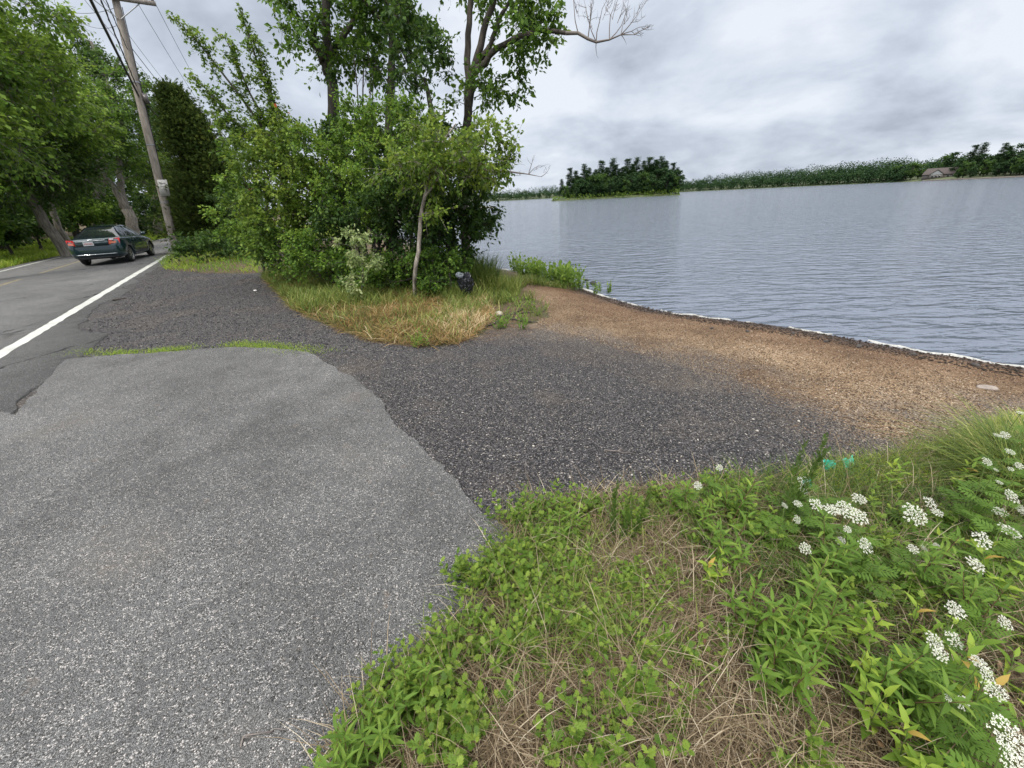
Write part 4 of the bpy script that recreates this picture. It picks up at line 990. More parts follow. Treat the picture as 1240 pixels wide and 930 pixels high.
for row, (bk_, n_) in enumerate(((1.012, 250), (1.035, 220), (1.07, 190), (1.12, 180), (1.19, 160))):
    for px in np.linspace(385, 1360, n_):
        px = px + rng.uniform(-3, 3)
        if 1100 < px < 1262 and row < 3: continue
        d_ = np.interp(px, prof[:, 0], prof[:, 1]) * bk_; top = np.interp(px, prof[:, 0], prof[:, 3]); by = np.interp(px, prof[:, 0], prof[:, 2])
        z0 = np.interp(bk_, [1, 1.01, 1.1, 1.28], [WATER, .3, 2, 7])
        full = at(px, top, d_)[2] - z0
        frac = (.50, .66, .80, .90, .96)[row] * rng.uniform(.78, 1.12)
        H = max(4.0, full * frac); p = at(px, by, d_)
        w = H * rng.uniform(.30, .52); m_ = 210 if row < 2 else 130
        d = norm(rng.normal(size=(m_, 3))); d[:, 2] = np.abs(d[:, 2]) * 1.0 - .25 * (rng.uniform(size=m_) < .5)
        cz = z0 + H * .47
        Q = np.column_stack([p[0] + d[:, 0] * w, p[1] + d[:, 1] * w, cz + d[:, 2] * H * .5]) + rng.normal(0, .35, (m_, 3))
        lump = rng.normal(0, .17)
        inst(acc, T_QUAD, Q, rng.normal(size=(m_, 3)), rng.normal(0, .5, (m_, 3)) + d + np.array([0, 0, .6]), rng.uniform(.7, 1.3, m_), np.clip(.38 + lump + rng.normal(0, .12, m_), 0, 1))
        tubes(tr_, [(p[0], p[1], z0 - .5), (p[0], p[1], z0 + H * .5)], [.22, .12], 4)
        if row == 0:
            Q = np.column_stack([p[0] + rng.normal(0, 3, 40), p[1] + rng.normal(0, 3, 40), z0 + rng.uniform(-.3, 4.5, 40)]); inst(acc, T_QUAD, Q, rng.normal(size=(40, 3)), rng.normal(0, .6, (40, 3)) + np.array([0, -.6, .6]), rng.uniform(.9, 1.8, 40), np.clip(rng.normal(.32, .15, 40), 0, 1))
tag(acc.build('far_wood', M_FAR), 'continuous wood along the whole far shore of the lake', 'wood', kind='stuff')
tag(tr_.build('far_wood_trunks', M_BARKD), 'trunks inside the wood along the far shore', 'wood', kind='stuff')
for px, top, bk_, kind in ((1103, 193, 1.02, 0), (1112, 196, 1.05, 0), (1119, 199, 1.08, 0), (1131, 188, 1.16, 0), (1142, 183, 1.14, 0), (1150, 181, 1.12, 0), (1158, 187, 1.1, 0), (1168, 176, 1.08, 1), (1178, 174, 1.07, 1), (1186, 183, 1.06, 0), (1194, 182, 1.08, 0), (1203, 175, 1.07, 1), (1209, 178, 1.05, 1), (1222, 170, 1.05, 0), (1233, 169, 1.04, 0), (1243, 172, 1.04, 0), (1166, 192, 1.012, 0), (1176, 198, 1.01, 0), (1206, 192, 1.015, 0), (1216, 190, 1.02, 0), (1229, 188, 1.015, 0), (1239, 190, 1.012, 0), (1160, 202, 1.006, 0), (1256, 170, 1.04, 0), (1262, 180, 1.02, 0), (1092, 196, 1.03, 0), (1085, 197, 1.02, 0), (1214, 186, 1.06, 0), (1190, 190, 1.03, 0), (1146, 192, 1.16, 0), (1136, 194, 1.2, 0), (1124, 194, 1.2, 0)):
    d_ = np.interp(px, prof[:, 0], prof[:, 1]) * bk_; z0 = np.interp(bk_, [1, 1.01, 1.1, 1.28], [WATER, .3, 2, 7]); p = at(px, 214, d_); H = at(px, top, d_)[2] - z0
    if kind: put(PP[int(px) % 4], (p[0], p[1], z0 - .2), H / 18, 'pine with open flat branches rising above the far shore trees at right', 'pines on the far shore at right')
    else: put(RP[int(px) % 3], (p[0], p[1], z0 - .3), H / 10.6, ('pale round tree on the far shore right beside the brown roofed house' if px == 1160 else 'round tree on the far shore left of the brown roofed house' if px < 1125 else 'round tree behind the brown roofed house' if px < 1160 else 'round tree on the far shore right of the brown roofed house'), 'round trees on the far shore at right', .9)
# house on the far shore
d_ = np.interp(1140, prof[:, 0], prof[:, 1]) * 1.06; hp = at(1140, 214, d_); hz = .9
root = thing('lake_house', 'brown roofed low house with a pale gable on the far shore', 'house', (hp[0], hp[1], hz))
M_HWALL = simple('house_wall', (.13, .115, .10), .8, var=.15, bump=(3, .02)); M_HROOF = simple('house_roof', (.065, .052, .047), .85, var=.2, bump=(4, .05)); M_HTRIM = simple('house_trim', (.30, .31, .31), .6); M_HGL = simple('window_glass', (.02, .025, .03), .08)
vd = norm(hp[:2]); vx = np.array([vd[1], -vd[0]])
def W(x, y, z):
    x, y, z = x * .78, y * .78, z * .85
    return (hp[0] + vx[0] * x + vd[0] * y, hp[1] + vx[1] * x + vd[1] * y, hz + z)
def hbox(acc, x0, x1, y0, y1, z0, z1): 
    V = [W(x, y, z) for z in (z0, z1) for x, y in ((x0, y0), (x1, y0), (x1, y1), (x0, y1))]
    acc.add(V, [(0, 3, 2, 1), (4, 5, 6, 7), (0, 1, 5, 4), (1, 2, 6, 5), (2, 3, 7, 6), (3, 0, 4, 7)])
acc = Acc(); hbox(acc, -14, 15, 0, 9, -1, 3.6); hbox(acc, -9, 1, -4, -.01, -1, 3.4)
acc.add([W(-9, -4, 3.4), W(1, -4, 3.4), W(-4, -4, 7.0)], [(0, 1, 2)]); acc.build('wall', M_HWALL, root)
acc = Acc()
acc.add([W(-14.8, -.8, 3.4), W(15.8, -.8, 3.4), W(15.8, 9.8, 3.4), W(-14.8, 9.8, 3.4), W(-12, 4.5, 8.6), W(13, 4.5, 8.6)], [(0, 1, 5, 4), (2, 3, 4, 5)]); acc.add([W(-14.8, -.8, 3.4), W(-12, 4.5, 8.6), W(-14.8, 9.8, 3.4), W(15.8, -.8, 3.4), W(15.8, 9.8, 3.4), W(13, 4.5, 8.6)], [(0, 1, 2), (3, 4, 5)])
acc.add([W(-9.8, -4.6, 3.0), W(-4, -4.6, 7.3), W(-4, 3, 7.3), W(-9.8, 3, 3.0)], [(0, 1, 2, 3)]); acc.add([W(1.8, -4.6, 3.0), W(-4, -4.6, 7.3), W(-4, 3, 7.3), W(1.8, 3, 3.0)], [(0, 1, 2, 3)]); acc.build('roof', M_HROOF, root)
acc = Acc(); acc.add([W(-8.4, -4.05, 3.5), W(.4, -4.05, 3.5), W(-4, -4.05, 6.6)], [(0, 1, 2)]); hbox(acc, -9.4, 1.4, -4.12, -4.02, 3.1, 3.45); acc.build('gable_trim', M_HTRIM, root)
for x in (-7.5, -4.9, -2.4, 3.5, 7.0, 10.5):
    acc = Acc(); y = -4.08 if x < 1 else -.06; hbox(acc, x, x + 1.8, y, y + .05, .9, 2.6); wf = acc.build('window', M_HTRIM, root)
    acc = Acc(); hbox(acc, x + .15, x + 1.65, y - .04, y - .01, 1.05, 2.45); acc.build('pane', M_HGL, wf, off=np.array(root.location))
# lawn strip beside the house is part of the shore; a low seawall
acc = Acc()
pts = [at(x, 214, np.interp(x, prof[:, 0], prof[:, 1]) * 1.0)[:2] for x in np.linspace(1118, 1300, 14)]
for a_, b_2 in zip(pts[:-1], pts[1:]):
    v = norm(b_2 - a_); nn_ = norm((a_ + b_2) / 2) 
    q = [a_ - nn_ * .3, b_2 - nn_ * .3, b_2 + nn_ * .6, a_ + nn_ * .6]
    V = [(p_[0], p_[1], z) for z in (WATER - .3, WATER + .75) for p_ in q]
    acc.add(V, [(0, 3, 2, 1), (4, 5, 6, 7), (0, 1, 5, 4), (1, 2, 6, 5), (2, 3, 7, 6), (3, 0, 4, 7)])
tag(acc.build('seawall', simple('seawall_stone', (.20, .17, .15), .9, var=.3)), 'low stone seawall along the shore below the house', 'wall')

# =================================================================== UTILITY POLES AND WIRES
M_WIRE = simple('wire_black', (.02, .02, .022), .5); M_METAL = simple('galvanised', (.32, .33, .34), .45, .7); M_INS = simple('insulator', (.10, .09, .085), .25)
PB = hit(214.5, 308, -.02); pb = gz(PB[0], PB[1]); dist_p = math.hypot(PB[0], PB[1])
ptop = at(140, 0, dist_p); lean_v = (ptop - PB) / (ptop[2] - PB[2])
def pole(base, lean, rz, label, lamp=True):
    root = thing('utility_pole', label, 'utility pole', base, 'utility poles', rz)
    def loc(z, x=0, y=0):   # local frame: x across the road
        c_, s_ = math.cos(-rz), math.sin(-rz); l = (lean[0] * c_ - lean[1] * s_, lean[0] * s_ + lean[1] * c_)
        return np.array([l[0] * z + x, l[1] * z + y, z])
    O = np.zeros(3)
    a_ = Acc(); tubes(a_, [loc(z) for z in (-.3, 2, 5, 8, 9.8, 11.0)], [.165, .158, .145, .13, .115, .108], 14); a_.build('pole', M_POLE, root, smooth=True, off=O)
    a_ = Acc(); c = loc(9.22, 0, -.16); box(a_, c, (2.5, .10, .13)); a_.build('crossarm', M_METAL if False else M_POLE, root, off=O)
    a_ = Acc(); tubes(a_, [loc(8.6, .05, -.14), loc(9.17, .75, -.16)], [.018, .018], 6); tubes(a_, [loc(8.6, -.05, -.14), loc(9.17, -.75, -.16)], [.018, .018], 6); a_.build('brace', M_METAL, root, off=O)
    for x in (-1.15, -.55, .55, 1.15):
        a_ = Acc(); tubes(a_, [loc(9.28, x, -.16), loc(9.33, x, -.16), loc(9.38, x, -.16), loc(9.43, x, -.16), loc(9.47, x, -.16)], [.03, .055, .035, .05, .02], 8); a_.build('insulator', M_INS, root, off=O)
    a_ = Acc(); tubes(a_, [loc(z, .15, -.04) for z in (.1, 3, 6, 9)], [.014] * 4, 5); a_.build('ground_wire', M_WIRE, root, off=O)
    a_ = Acc(); box(a_, loc(6.05, .22, -.05), (.16, .16, .34)); tubes(a_, [loc(6.2, .2, 0), loc(6.5, .05, 0)], [.02, .02], 5); a_.build('splice_box', M_INS, root, off=O)
    for z in (2.2, 4.4, 6.6):
        a_ = Acc(); tubes(a_, [loc(z, 0, 0) - (0, 0, .02), loc(z, 0, 0) + (0, 0, .02)], [.162, .162], 14); a_.build('band', M_METAL, root, off=O)
    return root, loc
rz_p = math.atan2(nR[3][1], nR[3][0]) + math.pi
prl, locp = pole(pb, lean_v, rz_p, 'weathered grey wooden utility pole leaning by the bend of the road')
# pale notice on the pole, facing the viewer
vdir = norm(-PB[:2]); sx = np.array([-vdir[1], vdir[0]])
def onpole(z): return pb + np.array([lean_v[0] * z, lean_v[1] * z, z])
acc = Acc(); c0 = onpole(2.75) + np.array([vdir[0], vdir[1], 0]) * .175 + np.array([sx[0], sx[1], 0]) * -(-.09)
V = []
for dx, dz in ((-.17, -.32), (.17, -.32), (.17, .32), (-.17, .32)):
    for dy in (0, .012): V.append(c0 + np.array([sx[0] * dx + vdir[0] * dy + lean_v[0] * dz, sx[1] * dx + vdir[1] * dy + lean_v[1] * dz, dz]))
V = np.array(V); acc.add(V, [(1, 3, 5, 7), (0, 6, 4, 2), (0, 2, 3, 1), (2, 4, 5, 3), (4, 6, 7, 5), (6, 0, 1, 7)])
sg = acc.build('pole_notice', simple('notice_board', (.55, .53, .50), .6, var=.12, bump=(20, .001))); tag(sg, 'small faded pale notice board nailed to the utility pole', 'sign')
acc = Acc()
for dz in (.18, .06, -.06, -.16):
    q = c0 + np.array([vdir[0], vdir[1], 0]) * .016 + np.array([lean_v[0] * dz, lean_v[1] * dz, dz])
    V = [q + np.array([sx[0] * a_ + vdir[0] * 0, sx[1] * a_, b_2]) for a_, b_2 in ((-.10, -.018), (.10, -.018), (.10, .018), (-.10, .018))]
    acc.add(V, [(0, 1, 2, 3)])
mk_ = acc.build('faded_mark', simple('faded_ink', (.36, .33, .33), .7)); mk_.parent = sg
P2 = at(297, 260, 62.0); p2 = gz(P2[0], P2[1])
prl2, locp2 = pole(p2, np.zeros(3), rz_p + R(-35), 'far utility pole standing farther along the bend behind the trees')
roaddir = np.array([-ul[0], -ul[1], 0]) # towards the viewer
def wire(name, label, p0, p1, r, sag, group='overhead wires', twist=0):
    t = np.linspace(0, 1, 26)[:, None]; P = np.array(p0) + (np.array(p1) - p0) * t; P[:, 2] -= (4 * t * (1 - t))[:, 0] * sag
    a_ = Acc(); tubes(a_, P, np.full(26, r), 6)
    if twist:
        t2 = np.linspace(0, 1, 300)[:, None]; Q = np.array(p0) + (np.array(p1) - p0) * t2; Q[:, 2] -= (4 * t2 * (1 - t2))[:, 0] * sag
        ph = t2[:, 0] * 200; Q += np.column_stack([np.cos(ph) * .5, np.cos(ph) * .3, np.sin(ph)]) * (r * 1.6); tubes(a_, Q, np.full(300, r * .8), 4)
    tag(a_.build(name, M_WIRE), label, 'wire', group)
def wp(root, l): 
    rz = root.rotation_euler[2]; c_, s_ = math.cos(rz), math.sin(rz); return np.array(root.location) + np.array([l[0] * c_ - l[1] * s_, l[0] * s_ + l[1] * c_, l[2]])
zc = at(158, 116, dist_p)[2] - pb[2]
sgn = -1
hookp = onpole(zc); zb = zc + .35
def cab_to(name, label, z, px0, r, tw):
    h0 = onpole(z); d = ray(px0, 0.0); t_ = (h0[2] + .15 - CAM_H) / d[2]; q = d * t_ + np.array([0, 0, CAM_H]); v = (q - h0)[:2]; v = v / np.linalg.norm(v) * 38
    wire(name, label, h0, h0 + np.array([v[0], v[1], .3]), r, .25, 'cables running from the pole toward the viewer', tw)
cab_to('cable', 'thick black cable sagging from the pole toward the viewer at upper left', zc, 112, .034, 0)
cab_to('cable', 'thinner twisted black cable right beside the thick one at upper left', zb, 123, .015, 1)
cab_to('cable', 'thin lashed cable just beside the leaning pole at upper left', zb + 1.2, 129, .012, 1)
for x, lb_ in ((-1.15, 'power wire from the road side end of the crossarm'), (-.55, 'power wire from the inner pin of the crossarm on the road side'), (.55, 'power wire from the inner crossarm pin crossing the sky right of the pole'), (1.15, 'power wire from the outer crossarm end crossing the sky right of the pole')):
    wire('power_wire', lb_, wp(prl, locp(9.47, x, -.16)), wp(prl2, locp2(9.47, x, -.16)), .009, .8, 'power wires on the crossarm')
    wire('power_wire', lb_ + ' nearward', wp(prl, locp(9.47, x, -.16)), wp(prl, locp(9.47, x, -.16)) + roaddir * 38, .009, .6, 'power wires on the crossarm')
for z, r_, lb_ in ((8.0, .014, 'twisted service cable running from the pole to the far pole behind the cedar'), (zc, .022, 'thick cable running on from the pole into the trees'), (zc + .9, .012, 'thin cable above the thick one running into the trees')):
    wire('cable', lb_, onpole(z), wp(prl2, locp2(min(z, 8.5))), r_, .9, 'cables running on from the pole')
hl = at(72, 12, 29.0)
wire('service_wire', 'thin service wire from the pole across the road to the left trees', onpole(9.0), hl, .008, .15); wire('service_wire', 'second thin service wire just below, crossing to the left trees', onpole(8.5), hl, .007, .35)
acc = Acc(); tubes(acc, [hl, hl + np.array([-.3, 0, 0]), at(40, 30, 30)], [.04, .03, .006], 6); tag(acc.build('wire_anchor', M_INS), 'small dark anchor where the service wires end at the left trees', 'anchor')

# =================================================================== CAR
CARG = simple('car_paint', (.010, .034, .042), .22, .35, coat=1.0)
M_GLASSC = simple('car_glass', (.012, .016, .018), .04, spec=1.0); M_TYRE = simple('tyre_rubber', (.018, .018, .018), .8); M_RIM = simple('rim_alloy', (.55, .56, .58), .3, .9); M_CHROME = simple('chrome', (.75, .76, .78), .12, 1.0)
M_PLAST = simple('black_plastic', (.012, .012, .013), .5); M_PLATE = simple('plate_white', (.62, .62, .63), .5)
M_RED, nt, b_, o_ = mat('tail_light_lit'); b_.inputs['Base Color'].default_value = (.5, .01, .01, 1); b_.inputs['Roughness'].default_value = .15; b_.inputs['Emission Color'].default_value = (1, .03, .02, 1); b_.inputs['Emission Strength'].default_value = .12
M_AMB = simple('tail_light_amber', (.65, .18, .10), .15, coat=1)
M_CLR = simple('tail_light_clear', (.65, .55, .55), .15, coat=1)
rr = hit(166, 316.5, 0); rl = hit(101, 321.5, 0)
CH = math.atan2(-(rr - rl)[1], (rr - rl)[0]); heading = R(-24)  # from +Y clockwise negative = left
h_ = np.array([math.sin(heading), math.cos(heading)]); rgt = np.array([h_[1], -h_[0]])
mid = (rr + rl)[:2] / 2; orig = mid - h_ * .80
car = thing('car', 'dark teal green sedan driving away along the road past the pole', 'car', (orig[0], orig[1], 0.006), None, -heading); car.scale = (.93, .93, .96)
O = np.zeros(3)
Wd = .865
st = [  # y, z bottom, z top centre, half width
    (0.00, .44, .70, .64), (0.03, .36, .80, .74), (0.12, .30, .98, .82), (.35, .26, 1.03, .855), (.75, .24, 1.04, Wd), (1.5, .22, 1.02, Wd), (2.4, .22, 1.00, Wd), (3.1, .22, .97, Wd), (3.6, .24, .90, .86), (4.1, .26, .82, .82), (4.38, .28, .70, .73), (4.48, .36, .58, .55)]
prof_ = [(0, 1.0, 1), (.55, .995, 1), (.86, .97, 1), (.955, .90, 1), (.985, .80, 1), (1.0, .60, 1), (1.0, .35, 1), (.975, .12, 1), (.90, 0, 1), (0, 0, 1)]
rows = []
for y, zb_, zt_, hw in st:
    half = [(hw * x, zb_ + (zt_ - zb_) * f) for x, f, _ in prof_]
    ring = half + [(-x, z) for x, z in half[-2:0:-1]]
    rows.append([(x, y, z) for x, z in ring])
V = np.array(rows); nr, nc, _ = V.shape
idx_ = np.arange(nr * nc).reshape(nr, nc)
Fq = np.stack([idx_[:-1], np.roll(idx_[:-1], -1, 1), np.roll(idx_[1:], -1, 1), idx_[1:]], -1).reshape(-1, 4)
bm = bmesh.new(); bv = [bm.verts.new(v) for v in V.reshape(-1, 3)]
for f in Fq: bm.faces.new([bv[q] for q in f[::-1]])
bm.faces.new([bv[q] for q in idx_[0]]); bm.faces.new([bv[q] for q in idx_[-1][::-1]])
bmesh.ops.recalc_face_normals(bm, faces=bm.faces)
me = bpy.data.meshes.new('body'); bm.to_mesh(me); bm.free()
for p_ in me.polygons: p_.use_smooth = True
body = bpy.data.objects.new('body', me); COL.objects.link(body); me.materials.append(CARG)
# wheel arches cut from the body
WH = [(.86, .86), (-.86, .86), (.86, 3.50), (-.86, 3.50)]
cut = bmesh.new()
for x, y in WH:
    g_ = bmesh.ops.create_cone(cut, cap_ends=True, segments=28, radius1=.355, radius2=.355, depth=.5, matrix=Matrix.Translation((x * 1.0, y, .315)) @ Matrix.Rotation(math.pi / 2, 4, 'Y'))
cm = bpy.data.meshes.new('cut'); cut.to_mesh(cm); cut.free(); co = bpy.data.objects.new('cut', cm); COL.objects.link(co)
md = body.modifiers.new('b', 'BOOLEAN'); md.object = co; md.operation = 'DIFFERENCE'; md.solver = 'EXACT'
bpy.context.view_layer.update()
dg = bpy.context.evaluated_depsgraph_get(); nm_ = bpy.data.meshes.new_from_object(body.evaluated_get(dg)); body.modifiers.clear(); body.data = nm_; nm_.name = 'body'
bpy.data.objects.remove(co); body.parent = car
if not nm_.materials: nm_.materials.append(CARG)
# cabin: dark glass volume, with body-coloured roof and pillars standing a little proud
cab = [(.48, 1.00, .70, 1.0), (.62, 1.02, .76, .96), (1.02, 1.28, .72, .66), (1.32, 1.41, .72, .60), (1.8, 1.455, .73, .60), (2.35, 1.44, .73, .60), (2.75, 1.28, .74, .64), (3.25, .98, .72, .85)]
def cabrows(off, sub=None):
    rows = []
    for y, zt_, hw, tp_ in cab:
        zb_ = .96; z_ = max(zt_, zb_ + .02) + off; b0 = hw + off; t0 = hw * (tp_ if tp_ < .9 else .9) * 1.12 + off
        rows.append([(b0 + .03, y, zb_), (b0 * .5 + t0 * .5 + .02, y, zb_ + (z_ - zb_) * .5), (t0, y, zb_ + (z_ - zb_) * .93), (t0 * .8, y, z_ - .008), (0, y, z_ + .012), (-t0 * .8, y, z_ - .008), (-t0, y, zb_ + (z_ - zb_) * .93), (-(b0 * .5 + t0 * .5 + .02), y, zb_ + (z_ - zb_) * .5), (-b0 - .03, y, zb_)])
    return np.array(rows)
def gridF(nr, nc): 
    i_ = np.arange(nr * nc).reshape(nr, nc); return np.stack([i_[:-1, :-1], i_[:-1, 1:], i_[1:, 1:], i_[1:, :-1]], -1)
G0 = cabrows(0); acc = Acc(); acc.add(G0.reshape(-1, 3), gridF(8, 9).reshape(-1, 4)); acc.build('window_glass', M_GLASSC, car, smooth=True, off=O)
G1 = cabrows(.012)
acc = Acc(); sub = G1[3:6, 2:7]; acc.add(sub.reshape(-1, 3), gridF(3, 5).reshape(-1, 4)); acc.build('roof', CARG, car, smooth=True, off=O)
def lerp_row(y):
    ys = [c_[0] for c_ in cab]; return np.array([[np.interp(y, ys, G1[:, j, q]) for q in range(3)] for j in range(9)])
for s_, cols in ((1, [0, 1, 2, 3]), (-1, [8, 7, 6, 5])):
    acc = Acc()
    def pil(ys0, ys1):
        a_ = [lerp_row(y)[c_] for y, c_ in zip(ys0, cols[:3])]; b_2 = [lerp_row(y)[c_] for y, c_ in zip(ys1, cols[:3])]
        acc.add(a_ + b_2, [(0, 1, 4, 3), (1, 2, 5, 4)])
    pil((.45, .80, 1.30), (.98, 1.18, 1.46)); pil((1.98, 2.0, 2.02), (2.06, 2.08, 2.10)); pil((3.10, 2.72, 2.32), (3.22, 2.84, 2.44))
    # side rail above the windows
    ra = [lerp_row(y) for y in (1.2, 1.6, 2.0, 2.4)]
    acc.add([r_[cols[2]] for r_ in ra] + [r_[cols[2]] * .88 + r_[cols[1]] * .12 for r_ in ra], [(0, 1, 5, 4), (1, 2, 6, 5), (2, 3, 7, 6)])
    acc.build('pillar', CARG, car, smooth=True, off=O)
for x, y in WH:
    s_ = 1 if x > 0 else -1
    a_ = Acc(); ang = np.linspace(0, 2 * math.pi, 33)[:-1]
    prf = [(.66, .20), (.66, .29), (.68, .312), (.80, .312), (.835, .295), (.84, .215)]
    V = np.array([[(s_ * px_, y + math.cos(t) * r_, .315 + math.sin(t) * r_) for t in ang] for px_, r_ in prf]); i_ = np.arange(len(prf) * 32).reshape(-1, 32)
    a_.add(V.reshape(-1, 3), np.stack([i_[:-1], np.roll(i_[:-1], -1, 1), np.roll(i_[1:], -1, 1), i_[1:]], -1).reshape(-1, 4))
    wh = a_.build('wheel', M_TYRE, car, smooth=True, off=O)
    a_ = Acc(); V = [(s_ * .80, y, .315)] + [(s_ * .825, y + math.cos(t) * .06, .315 + math.sin(t) * .06) for t in ang[::4]]
    a_.add(V, [(0, i_ + 1, (i_ + 1) % 8 + 1) for i_ in range(8)])
    for q in range(7):
        t = q * 2 * math.pi / 7; u_ = np.array([0, math.cos(t), math.sin(t)]); w_ = np.array([0, -math.sin(t), math.cos(t)]); c_ = np.array([s_ * .825, y, .315])
        a_.add([c_ + u_ * .04 - w_ * .022, c_ + u_ * .215 - w_ * .034 + (s_ * -.002, 0, 0), c_ + u_ * .215 + w_ * .034 + (s_ * -.002, 0, 0), c_ + u_ * .04 + w_ * .022], [(0, 1, 2, 3)])
    tubes(a_, [(s_ * .822, y + math.cos(t) * .212, .315 + math.sin(t) * .212) for t in np.linspace(0, 6.2832, 30)], np.full(30, .012), 5)
    a_.build('rim', M_RIM, wh, off=O)
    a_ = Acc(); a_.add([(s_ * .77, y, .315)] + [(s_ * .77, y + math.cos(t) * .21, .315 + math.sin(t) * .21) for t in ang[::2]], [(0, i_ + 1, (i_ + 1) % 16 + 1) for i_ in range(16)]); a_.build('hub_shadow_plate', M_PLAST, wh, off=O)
def rearpanel(name, m_, pts, th=.012, parent=None):
    """pts (x,z) on the rear; projected a little proud of the body's rear surface"""
    bm = bmesh.new(); vs = [bm.verts.new((x, y, z)) for x, y, z in pts]; f = bm.faces.new(vs)
    r = bmesh.ops.extrude_face_region(bm, geom=[f]); 
    for v in r['geom']:
        if isinstance(v, bmesh.types.BMVert): v.co.y -= th
    bmesh.ops.recalc_face_normals(bm, faces=bm.faces)
    me = bpy.data.meshes.new(name); bm.to_mesh(me); bm.free(); me.materials.append(m_); o = bpy.data.objects.new(name, me); COL.objects.link(o); o.parent = parent or car
    return o
for s_ in (1, -1):
    tl = rearpanel('tail_light', M_RED, [(s_ * .52, .04, .78), (s_ * .82, .20, .78), (s_ * .845, .30, .99), (s_ * .56, .09, .97)], .05)
    rearpanel('reversing_lens', M_CLR if s_ > 0 else M_RED, [(s_ * .57, .0, .92), (s_ * .70, .06, .92), (s_ * .72, .08, .98), (s_ * .60, .03, .98)], .02, tl)
    rearpanel('amber_lens', M_AMB, [(s_ * .55, -.01, .80), (s_ * .74, .07, .80), (s_ * .76, .09, .88), (s_ * .56, .0, .88)], .02, tl)
acc = Acc(); box(acc, (0, .00, .83), (1.02, .09, .15)); acc.build('boot_recess', M_PLAST if False else CARG, car, off=O)
rearpanel('number_plate', M_PLATE, [(-.25, -.047, .76), (.07, -.047, .76), (.07, -.047, .90), (-.25, -.047, .90)], .012)
acc = Acc()
for i in range(6): box(acc, (-.205 + i * .046, -.0605, .825), (.026, .002, .055))
acc.build('plate_characters', simple('plate_ink', (.45, .10, .10), .6), car, off=O)
acc = Acc(); box(acc, (-.03, -.03, .935), (.98, .06, .018)); acc.build('chrome_strip', M_CHROME, car, off=O)
acc = Acc(); box(acc, (-.02, -.035, .965), (.17, .03, .035)); box(acc, (-.02, -.040, .965), (.06, .03, .06)); acc.build('emblem', M_CHROME, car, off=O)
acc = Acc(); tubes(acc, [(x, .0 - .03 * (1 - (x / .7) ** 2) + .04 * (abs(x) / .7) ** 4, .43) for x in np.linspace(-.70, .70, 9)], np.full(9, .016), 6); acc.build('bumper_trim', M_CHROME, car, off=O)
acc = Acc(); box(acc, (0, .30, .30), (1.3, .5, .10)); tubes(acc, [(.45, .02, .27), (.45, .4, .27)], [.03, .03], 8); acc.build('exhaust', M_PLAST, car, off=O)
for s_ in (1, -1):
    acc = Acc(); box(acc, (s_ * .97, 2.72, 1.03), (.16, .10, .13)); tubes(acc, [(s_ * .84, 2.74, .98), (s_ * .93, 2.73, 1.0)], [.025, .02], 6); acc.build('mirror', CARG, car, off=O)
    for y in (1.5, 2.45):
        acc = Acc(); box(acc, (s_ * (Wd + .012), y, .84), (.025, .16, .028)); acc.build('door_handle', CARG, car, off=O)
    acc = Acc()
    for y in (1.30, 2.04, 2.98): box(acc, (s_ * (Wd - .001), y, .62), (.006, .008, .62))
    box(acc, (s_ * (Wd - .001), 2.15, .33), (.006, 1.7, .012)); acc.build('door_gap', M_PLAST, car, off=O)
    acc = Acc(); tubes(acc, [(s_ * (.80), y, 1.005) for y in (1.0, 2.0, 3.0)], [.010] * 3, 5); acc.build('window_trim', M_CHROME, car, off=O)

# ---------------- haze: the damp summer air between here and the far shore
acc = Acc(); box(acc, (0, 0, 118), (5400, 5400, 244)); hzm = bpy.data.materials.new('haze_air'); hzm.use_nodes = True; hn = hzm.node_tree; hn.nodes.clear()
pv = hn.nodes.new('ShaderNodeVolumePrincipled'); pv.inputs['Color'].default_value = (.80, .88, 1.0, 1); pv.inputs['Density'].default_value = HAZE; pv.inputs['Anisotropy'].default_value = 0.0
ho = hn.nodes.new('ShaderNodeOutputMaterial'); hn.links.new(pv.outputs[0], ho.inputs['Volume'])
if HAZE > 0: tag(acc.build('haze', hzm), kind='stuff')

# =================================================================== GRASS AND GROUND COVER
rng = np.random.default_rng(3)
def scatter(poly, n, rng, dens=None):
    poly = np.array(poly); lo, hi = poly.min(0), poly.max(0); out = []
    tot = 0
    while tot < n:
        P = rng.uniform(lo, hi, (n * 3, 2)); P = P[inside(P[:, 0], P[:, 1], poly)]
        if dens is not None: P = P[rng.uniform(size=len(P)) < dens(P[:, 0], P[:, 1])]
        out.append(P); tot += len(P)
        if len(P) == 0: break
    P = np.concatenate(out)[:n]; return np.column_stack([P, zT(P[:, 0], P[:, 1])])
# near weeds region, clipped to what can be seen from here or a step aside
NEARP = np.vstack([WEED[1:18], [(3.9, 2.6), (4.6, 2.3), (3.6, .9), (2.2, .15), (-.55, .15)]])
def patch(x, y, s=1.3, seed=3): return vnoise(x, y, s, seed) * .65 + vnoise(x, y, s * 3.1, seed + 1) * .35
